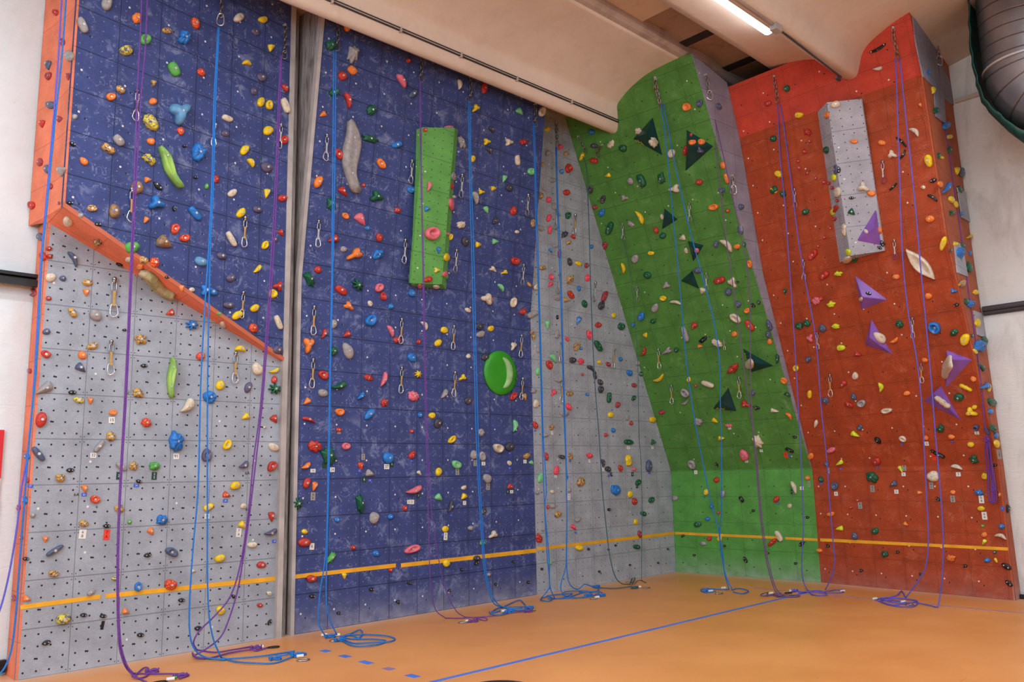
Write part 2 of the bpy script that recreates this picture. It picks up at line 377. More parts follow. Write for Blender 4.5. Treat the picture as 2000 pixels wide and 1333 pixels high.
# painted front lip of the ledge
lip = MB(); d_ = (A_br-A_bl).normalized()
for a, b in ((0, 1),):
    o0 = A_bl+Vector((0, -.012, 0)); o1 = A_br+Vector((0, -.012, 0))
    lip.add([o0, o1, o1+Vector((0, 0, .045)), o0+Vector((0, 0, .045)), o0+Vector((0, .02, 0)), o1+Vector((0, .02, 0)), o1+Vector((0, .02, .045)), o0+Vector((0, .02, .045))],
            [(0, 1, 2, 3), (4, 7, 6, 5), (0, 4, 5, 1), (3, 2, 6, 7), (0, 3, 7, 4), (1, 5, 6, 2)])
ch(lip.build('ledge_lip', M['orange_side']), secA)
uvS = lambda p: (p.y/P_, (p.z+.1)/P_)
ch(slab('side_panel', [(1.97, 7.566, 3.94), (1.965, 7.82, 3.935), (1.965, 7.82, 7.3), (1.97, 7.566, 7.3)], M['orange_side'], uvS, None, 'orange side panel', .02), secA)
ch(slab('side_panel', [(1.965, 7.82, 3.935), (1.89, 8.30, 3.93), (1.89, 8.30, 7.3), (1.965, 7.82, 7.3)], M['orange_side'], uvS, None, 'orange side panel', .02), secA)
ch(slab('side_panel', [(1.97, 7.98, 0), (1.974, 8.30, 0), (1.974, 8.30, 3.93), (1.97, 7.98, 3.92)], M['orange_side'], uvS, None, 'orange side panel', .02), secA)

# timber joint between left and middle sections
def prism(mb, foot, prof):     # foot: list of (x, y) at each height in prof [(z, dy)]
    n = len(foot); vs = []
    for z, dy in prof:
        for k, (x, y, mv) in enumerate(foot): vs.append((x, y+(dy if mv else 0), z))
    fs = []
    for i in range(len(prof)-1):
        for k in range(n): fs.append((i*n+k, i*n+(k+1) % n, (i+1)*n+(k+1) % n, (i+1)*n+k))
    fs += [tuple(range(n))[::-1], tuple((len(prof)-1)*n+k for k in range(n))]
    mb.add(vs, fs)
KZ, KS = 3.75, .133
jt = empty('timber_joint', (4.42, 8.05, 0), label='worn grey timber posts in the tall gap between left and middle walls', category='post')
mb = MB(); prism(mb, [(4.275, 7.925, 0), (4.335, 7.925, 0), (4.335, 8.10, 0), (4.275, 8.10, 0)], [(0, 0), (7.3, 0)])
ch(mb.build('trim_post', M['wood_light']), jt)
mb = MB(); prism(mb, [(4.395, 8.03, 0), (4.43, 8.03, 0), (4.43, 8.12, 0), (4.395, 8.12, 0)], [(0, 0), (7.3, 0)])
ch(mb.build('inner_post', M['wood']), jt)
mb = MB(); prism(mb, [(4.455, 7.965, 1), (4.497, 7.965, 1), (4.497, 8.04, 1), (4.455, 8.04, 1)], [(0, 0), (KZ, 0), (7.3, -(7.3-KZ)*KS)])
ch(mb.build('edge_post', M['wood_light']), jt)
mb = MB(); prism(mb, [(4.465, 8.00, 1), (4.495, 8.00, 1), (4.495, 8.14, 0), (4.465, 8.14, 0)], [(0, 0), (KZ, 0), (7.3, -(7.3-KZ)*KS)])
ch(mb.build('return_board', M['wood']), jt)
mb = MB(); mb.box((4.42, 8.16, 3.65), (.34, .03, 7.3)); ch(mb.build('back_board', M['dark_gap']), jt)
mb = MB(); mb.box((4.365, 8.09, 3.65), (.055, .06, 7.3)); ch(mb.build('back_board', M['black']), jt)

# middle blue section
secM = empty('climbing_wall', (6.3, 8.1, 0), label='tall blue climbing wall in the middle, leaning out above head height', category='climbing wall', group='painted climbing wall sections')
uvM = lambda p: ((p.x-4.497)/.3985, (p.z if p.z < KZ else KZ+(p.z-KZ)*math.hypot(1, KS))/P_)
x0, x1 = 4.497, 8.078
yk = lambda z: 7.98-max(0, z-KZ)*KS
ch(slab('base_panel', [(x0, 7.98, 0), (x1, 7.98, 0), (x1, 7.98, KZ), (x0, 7.98, KZ)], M['blue_panel'], uvM, None, 'middle blue wall'), secM)
ch(slab('upper_panel', [(x0, 7.98, KZ), (x1, 7.98, KZ), (x1, yk(7.3), 7.3), (x0, yk(7.3), 7.3)], M['blue_panel'], uvM, None, 'middle blue wall'), secM)
mb = MB(); mb.add([(x1-.02, 7.985, KZ), (x1-.02, yk(7.3)+.01, 7.3), (x1-.02, 8.02, 7.3), (x1-.02, 8.02, KZ), (x1, 7.985, KZ), (x1, yk(7.3)+.01, 7.3), (x1, 8.02, 7.3), (x1, 8.02, KZ)], [(0, 1, 2, 3), (4, 7, 6, 5), (0, 4, 5, 1), (1, 5, 6, 2), (2, 6, 7, 3), (3, 7, 4, 0)])
ch(mb.build('side_board', M['blue_panel']), secM)

# grey gully
secG = empty('climbing_wall', (9.6, 8.1, 0), label='narrow grey climbing wall between the blue wall and the green overhang', category='climbing wall', group='painted climbing wall sections')
ch(slab('panel', [(8.078, 7.982, 0), (11.24, 7.982, 0), (11.24, 7.982, 7.3), (8.078, 7.982, 7.3)], M['grey_gully'], lambda p: ((p.x-8.08)/.395, p.z/P_), None, 'grey gully wall'), secG)

# green section
secV = empty('climbing_wall', (11.3, 6.8, 0), label='bright green climbing wall with a big overhang in the corner', category='climbing wall', group='painted climbing wall sections')
uvG = lambda p: ((7.98-p.y)/.3985, p.z/P_)
ch(slab('base_panel', [(11.235, 7.98, 0), (11.412, 5.655, 0), (11.40, 5.655, 1.59), (11.235, 7.98, 1.59)], M['green_low'], uvG, None, 'green base wall'), secV)['label'] = 'lighter green base panels'
gn = Vector((-0.918, -0.065, -0.391)).normalized(); g0 = Vector((11.235, 7.98, 1.59))
def gx(y, z): return g0.x-(gn.y*(y-g0.y)+gn.z*(z-g0.z))/gn.x
gp = [(gx(7.985, 1.59), 7.985, 1.59), (gx(5.67, 1.59), 5.67, 1.59), (gx(5.72, 4.5), 5.72, 4.5), (gx(5.74, 7.15), 5.74, 7.15), (gx(5.93, 7.17), 5.93, 7.17), (gx(5.95, 7.45), 5.95, 7.45), (gx(7.985, 7.45), 7.985, 7.45)]
ch(slab('overhang_panel', gp, M['green_over'], lambda p: ((7.98-p.y)/.3985, 1.59/P_+(p.z-1.59)*1.085/P_), None, 'green overhang'), secV)['label'] = 'darker green overhanging panels'
e0 = [(gx(5.67, 1.59), 5.66, 1.59), (gx(5.72, 4.5), 5.70, 4.5), (gx(5.74, 7.15), 5.73, 7.15)]
sd = [e0[0], e0[1], e0[2], (9.754, 5.66, 6.95), (10.02, 5.66, 6.22), (10.32, 5.66, 4.8), (10.39, 5.66, 4.3), (11.40, 5.66, 1.6)]
sdm = slab('side_panel', sd, M['lilac_panel'], lambda p: (p.x/P_, p.z/P_), None, 'lilac grey side of the green overhang', .02)
ch(sdm, secV)['label'] = 'lilac grey side panel'

# red section
secR = empty('climbing_wall', (11.3, 4.4, 0), label='rust red climbing wall at the right with a brighter red top band', category='climbing wall', group='painted climbing wall sections')
uvR = lambda p: ((5.66-p.y)/.402, p.z*1.04/P_)
RL = {0: 11.412, 1.59: 11.40, 4.28: 10.397, 6.2: 10.0, 6.89: 9.775}
RR = {0: 11.243, 1.59: 11.22, 4.28: 10.225, 6.2: 9.965, 6.93: 9.745}
YL, YR = 5.66, 3.19
ch(slab('base_panel', [(RL[0], YL, 0), (RR[0], YR, 0), (RR[1.59], YR, 1.59), (RL[1.59], YL, 1.59)], M['red_panel'], uvR, None, 'red wall base'), secR)
ch(slab('middle_panel', [(RL[1.59], YL, 1.59), (RR[1.59], YR, 1.59), (RR[4.28], YR, 4.28), (RL[4.28], YL, 4.28)], M['red_panel'], uvR, None, 'red wall'), secR)
# boundary of brighter band: z about 6.2 both sides
ch(slab('upper_panel', [(RL[4.28], YL, 4.28), (RR[4.28], YR, 4.28), (RR[6.2], YR, 6.2), (RL[6.2], YL, 6.2)], M['red_panel'], uvR, None, 'upper red wall'), secR)
tx = lambda y, z: (RL[6.2]+(RR[6.2]-RL[6.2])*(YL-y)/(YL-YR))-(z-6.2)*.318
ch(slab('top_panel', [(RL[6.2], YL, 6.2), (RR[6.2], YR, 6.2), (tx(YR, 6.93), YR, 6.93), (tx(3.3, 6.95), 3.3, 6.95), (tx(3.5, 7.2), 3.5, 7.2), (tx(4.6, 7.2), 4.6, 7.2), (tx(4.72, 6.89), 4.72, 6.89), (tx(YL, 6.89), YL, 6.89)], M['red_top'], uvR, None, 'bright red top band'), secR)['label'] = 'brighter red top panels'
# right-hand return
S_ = [(RR[0], YR, 0), (RR[1.59], YR, 1.59), (RR[4.28], YR, 4.28), (RR[6.2], YR, 6.2), (9.745, YR, 6.93)]
B_ = [(11.46, 3.185, 0), (11.46, 3.21, 1.59), (11.46, 3.29, 4.28), (11.46, 3.33, 6.2), (11.46, 3.33, 7.05)]
for i in range(4):
    ch(slab('return_panel', [S_[i], B_[i], B_[i+1], S_[i+1]], M['red_side'], lambda p: (p.x/P_, p.z/P_), None, 'red side return', .015), secR)
def sidept(px, off=.012):
    # lands on the return surface (slightly twisted plane)
    best = None
    for i in range(4):
        a, b, c = Vector(S_[i]), Vector(B_[i]), Vector(S_[i+1]); n_ = (b-a).cross(c-a).normalized()
        q = hit_pl(px, n_, a)
        if S_[i][2]-.05 <= q.z <= S_[i+1][2]+.05 or (i == 3 and q.z > 6.2): best = q; nn_ = n_
    if best is None: best = hit_ax(px, 1, 3.25); nn_ = Vector((0, -1, 0))
    if nn_.dot(CAM-best) < 0: nn_ = -nn_
    return best+nn_*off
greys = [[(1781, 34), (1787, 85), (1801, 150), (1822, 170), (1826, 228), (1846, 242), (1843, 192), (1861, 206), (1857, 112), (1830, 80)],
         [(1868, 367), (1884, 376), (1893, 434), (1877, 425)], [(1862, 472), (1878, 478), (1889, 541), (1868, 533)], [(1900, 607), (1917, 613), (1925, 662), (1908, 655)]]
for g in greys:
    o = slab('grey_patch', [sidept(p) for p in g], M['volume_grey'] if g is not greys[0] else M['lilac_panel'], lambda p: (p.x/P_, p.z/P_), None, None, .011); ch(o, secR)['label'] = 'grey painted patch'

# ---------------------------------------------------------------- boxes on the walls
def boxvol(name, front, back, mat, uvf, sec, **kw):
    c = sum((Vector(p) for p in back), Vector())/4
    root = empty(name, c, **kw)
    F, B = [Vector(p) for p in front], [Vector(p) for p in back]
    ch(slab('front_panel', F, mat, uvf, None, sec, .018, True), root)
    for i in range(4):
        a, b = F[i], F[(i+1) % 4]; d, e = B[i], B[(i+1) % 4]
        vs = [a, b, e, d]; me = mesh('side_panel', vs, [(0, 1, 2, 3)], mat); uvl = me.uv_layers.new(name='UVMap')
        cen = (sum(F, Vector())+sum(B, Vector()))/8
        nr = (b-a).cross(d-a).normalized()
        if nr.dot((a+b+d+e)/4-cen) < 0: nr = -nr
        me = mesh('side_panel', vs+[q-nr*.012 for q in vs], [(0, 1, 2, 3), (7, 6, 5, 4), (0, 4, 5, 1), (1, 5, 6, 2), (2, 6, 7, 3), (3, 7, 4, 0)], mat); fixn(me); uvl = me.uv_layers.new(name='UVMap')
        for lp in me.loops:
            p = me.vertices[lp.vertex_index].co; uvl.data[lp.index].uv = (((p-a).dot((b-a).normalized()))/P_, ((p-a).dot((d-a).normalized()))/P_+.3)
        o = mk('side_panel', me); ch(o, root); reg(vs, sec, True)
    return root
# green box: front plane parallel to the leaning blue wall, .17 m out
mn = Vector((0, -1, -KS)).normalized(); mo = Vector((6, 7.98, KZ))
BXD = .22; BAYX = (8.03, 8.87, 9.92)
gf = [hit_pl(p, mn, mo+mn*.12) for p in ((800, 553), (863, 556), (888, 250), (825, 249))]
gb = [p-mn*.12 for p in gf]
gb[0] = hit_pl((806, 560), mn, mo); gb[1] = hit_pl((871, 565), mn, mo); gb[2] = hit_pl((894, 254), mn, mo)
boxvol('wall_box', gf, gb, M['volume_green'], lambda p: ((p.x-gf[0].x)/.56+.02, (p.z-gf[0].z)/P_), 'green box', label='long light green box fixed on the middle blue wall', category='box volume')
# grey box on the red wall
rn2 = Vector((RR[4.28]-RL[4.28], YR-YL, 0)).cross(Vector((RL[6.2]-RL[4.28], 0, 1.92))).normalized()
if rn2.dot(CAM-Vector((10.39, 5.66, 4.28))) < 0: rn2 = -rn2
ro = Vector((RL[4.28], YL, 4.28))
rb = [hit_pl(p, rn2, ro) for p in ((1640, 513), (1740, 486), (1698, 190), (1597, 219))]
bl = rb[0]; tl = rb[3]
rf = [hit_pl(p, rn2, ro+rn2*d_) for p, d_ in (((1661, 500), BXD), ((1727, 490), .03), ((1682, 193), .03), ((1615, 200), BXD))]
rb[1] = rf[1]-rn2*.028; rb[2] = rf[2]-rn2*.028
boxvol('wall_box', rf, rb, M['volume_grey'], lambda p: ((rf[0].y-p.y)/.44+.02, (p.z-rf[0].z)/P_+.1), 'grey box', label='tall grey box standing out from the upper red wall', category='box volume')

TREE = BVHTree.FromPolygons(BV, BP)
def wallhit(px, tree=None):
    loc, nr, idx, dist = (tree or TREE).ray_cast(CAM, rayd(*px).normalized())
    if loc is None: return None
    if nr.dot(CAM-loc) < 0: nr = -nr
    return loc, nr.normalized(), BS[idx]
TREE0 = TREE
# ---------------------------------------------------------------- pyramids
def pyramid(base, apex, mat, h, **kw):
    hs = [wallhit(b, TREE0) for b in base]; P0 = [x[0] for x in hs]
    n = (P0[1]-P0[0]).cross(P0[2]-P0[0]).normalized()
    if n.dot(CAM-P0[0]) < 0: n = -n
    ap = hit_pl(apex, n, P0[0]+n*h)
    c = sum(P0, Vector())/3
    me = mesh('volume', [p-c for p in P0]+[ap-c]+[p-c-n*.015 for p in P0], [(0, 1, 3), (1, 2, 3), (2, 0, 3), (0, 4, 5, 1), (1, 5, 6, 2), (2, 6, 4, 0), (6, 5, 4)], mat); fixn(me)
    bm = bmesh.new(); bm.from_mesh(me); bmesh.ops.bevel(bm, geom=[e for e in bm.edges], offset=.006, segments=2, affect='EDGES'); bm.to_mesh(me); bm.free()
    o = mk('pyramid_volume', me, None, **kw); o.location = c
    for f in ((0, 1, 3), (1, 2, 3), (2, 0, 3)):
        q = [(P0+[ap])[i] for i in f]; reg(q, 'dark green pyramid' if mat is M['vol_dark'] else 'purple pyramid', True)
    return o, P0, ap, n
VOLD = """1275 229 1236 272 1294 304 1262 262 .20|topmost left one, beside the hanging chain
1341 253 1394 286 1339 335 1345 286 .22|one near the top carrying two orange holds
1298 407 1324 429 1293 449 1297 424 .13|small one left of the blue rope
1343 470 1375 479 1354 512 1353 488 .12|small one pointing down with a pink hold
1352 528 1329 549 1366 565 1348 546 .12|small one pointing lower right
1451 681 1511 715 1466 728 1464 708 .17|one near the right edge carrying a cream hold
1423 757 1392 799 1439 804 1411 790 .15|lowest one, a tall triangle pointing up"""
VOLP = """1711 408 1673 470 1726 491 1708 447 .13|purple pyramid on the lower end of the grey box
1669 537 1734 586 1682 606 1684 580 .15|purple pyramid at centre of the red wall with one black foothold
1702 623 1689 674 1744 693 1698 660 .15|purple pyramid carrying a smooth white hold, middle of the red wall
1848 684 1900 703 1847 759 1852 703 .14|big purple pyramid carrying a long wavy white hold
1838 754 1803 784 1878 822 1823 770 .15|lowest purple pyramid, with a long thin white hold"""
PYR = []
for l in VOLD.split('\n'):
    a, b = l.split('|'); t = [float(x) for x in a.split()]
    PYR.append(pyramid([(t[0], t[1]), (t[2], t[3]), (t[4], t[5])], (t[6], t[7]), M['vol_dark'], t[8], label='dark green pyramid on the green overhang, '+b, category='pyramid volume', group='dark green pyramids on the overhang'))
for l in VOLP.split('\n'):
    a, b = l.split('|'); t = [float(x) for x in a.split()]
    PYR.append(pyramid([(t[0], t[1]), (t[2], t[3]), (t[4], t[5])], (t[6], t[7]), M['vol_purple'], t[8], label=b, category='pyramid volume', group='purple pyramids on the red wall'))
TREE = BVHTree.FromPolygons(BV, BP)
# hand-painted yellow squiggles on three dark pyramids (part of the pyramid)
def squig(o, pts, w_=.006):
    m = MB()
    q = []
    for p in pts:
        h = wallhit(p)
        if h: q.append(h[0]+h[1]*.004)
    if len(q) > 2: m.tube(spline(q, 3), w_, 5); s = m.build('painted_mark', M['ink_y']); ch(s, o)
squig(PYR[0][0], [(1241, 273), (1244, 276), (1246, 274), (1249, 278), (1252, 277), (1255, 281), (1257, 283)], .004)
squig(PYR[5][0], [(1453, 692), (1456, 691), (1455, 695), (1458, 696), (1456, 699), (1459, 702)], .004)
squig(PYR[6][0], [(1399, 799), (1402, 797), (1405, 800), (1409, 798), (1412, 800), (1415, 798)], .004)

# ---------------------------------------------------------------- room shell
fl = mesh('floor', [(-8, -6, 0), (12.2, -6, 0), (12.2, 8.9, 0), (-8, 8.9, 0), (-8, -6, -.1), (12.2, -6, -.1), (12.2, 8.9, -.1), (-8, 8.9, -.1)], [(0, 1, 2, 3), (7, 6, 5, 4), (0, 4, 5, 1), (1, 5, 6, 2), (2, 6, 7, 3), (3, 7, 4, 0)], M['floor'])
mk('floor', fl, kind='structure')
def wbox(name, c, s, mat, **kw):
    m = MB(); m.box(c, s); return m.build(name, mat, **kw)
wbox('wall_back', (2.0, 8.42, 4.2), (20, .2, 8.4), M['white_left'], kind='structure')
wbox('wall_right', (11.58, 1.2, 4.2), (.2, 14.6, 8.4), M['white_right'], kind='structure')
wbox('trim_1', (11.45, 1.5, 6.36), (.05, 3.6, .05), M['conduit'], kind='structure')
# ribbed concrete roof: gull-wing beams running along x
PROF = [(7.5, 6.87), (7.42, 6.72), (7.34, 6.60), (7.28, 6.555), (7.22, 6.545), (7.17, 6.57), (7.13, 6.64), (7.09, 6.76), (7.055, 6.88), (6.95, 6.95), (6.75, 7.04), (6.47, 7.12), (6.2, 7.15), (5.93, 7.165)]
def zoff(x): return -.0125*(9.16-x) if x < 9.16 else 0
XA, XB = -4, 12.0
def roofstrip(name, prof, mat, sm=True, **kw):
    vs = []; fs = []; xs = [XA, 9.16, XB]
    pr = prof+[(y, z+.12) for y, z in prof[::-1]]
    n = len(pr)
    for x in xs:
        for y, z in pr: vs.append((x, y, z+zoff(x)))
    for i in range(len(xs)-1):
        for k in range(n): fs.append((i*n+k, i*n+(k+1) % n, (i+1)*n+(k+1) % n, (i+1)*n+k))
    fs += [tuple(range(n)), tuple(2*n+k for k in range(n))[::-1]]
    me = mesh(name, vs, fs, mat, sm); fixn(me); me.polygons[-1].use_smooth = me.polygons[-2].use_smooth = False
    return mk(name, me, None, **kw)
def fine(pr): return [(q.x, q.y) for q in spline([(a, b, 0) for a, b in pr], 4)]
roofstrip('ceiling', fine(PROF), M['concrete'], kind='structure')
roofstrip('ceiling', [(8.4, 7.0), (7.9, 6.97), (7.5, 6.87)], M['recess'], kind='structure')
roofstrip('trim_2', [(5.93, 7.165), (5.86, 7.17), (5.80, 7.20)], M['strip'], False, kind='structure')
PR2 = [(5.05, 6.95), (4.7, 6.885), (4.5, 6.84), (4.34, 6.775), (4.22, 6.62), (4.14, 6.50), (4.07, 6.445), (4.00, 6.425), (3.94, 6.435), (3.89, 6.50), (3.81, 6.66), (3.68, 6.76), (3.41, 6.86), (3.19, 6.91), (2.9, 6.97), (2.65, 7.0)]
PR2 = fine(PR2)
roofstrip('ceiling', PR2, M['concrete'], kind='structure')
roofstrip('trim_3', [(2.65, 7.0), (2.58, 7.0), (2.52, 7.03)], M['strip'], False, kind='structure')
roofstrip('ceiling', [(y-3.25, z) for y, z in PR2], M['concrete'], kind='structure')
roofstrip('ceiling', [(y-6.5, z) for y, z in PR2], M['concrete'], kind='structure')
# roof panels in the bays, with dark ribs between
def bay(yc, w_):
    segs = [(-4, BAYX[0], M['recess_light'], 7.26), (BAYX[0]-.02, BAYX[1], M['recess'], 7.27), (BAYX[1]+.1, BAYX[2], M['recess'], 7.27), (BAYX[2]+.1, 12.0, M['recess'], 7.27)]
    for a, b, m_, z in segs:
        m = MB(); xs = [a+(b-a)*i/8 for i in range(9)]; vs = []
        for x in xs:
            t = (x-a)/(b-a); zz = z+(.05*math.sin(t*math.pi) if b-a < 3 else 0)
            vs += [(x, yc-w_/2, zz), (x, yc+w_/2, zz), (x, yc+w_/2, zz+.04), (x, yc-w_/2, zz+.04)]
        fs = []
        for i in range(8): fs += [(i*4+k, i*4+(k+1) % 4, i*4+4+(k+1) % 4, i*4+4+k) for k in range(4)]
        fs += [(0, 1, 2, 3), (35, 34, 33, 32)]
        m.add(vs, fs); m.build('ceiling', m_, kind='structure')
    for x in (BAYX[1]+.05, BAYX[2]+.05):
        wbox('trim_4', (x, yc, 7.29), (.16, w_, .05), M['soot_shade'], kind='structure')
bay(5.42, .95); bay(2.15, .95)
for yc in (5.42, 2.15): wbox('wall_recess', (11.4, yc, 7.25), (.1, 1.0, .7), M['soot_shade'], kind='structure')  # added dark panel at the bay end, stands in for soot and shade
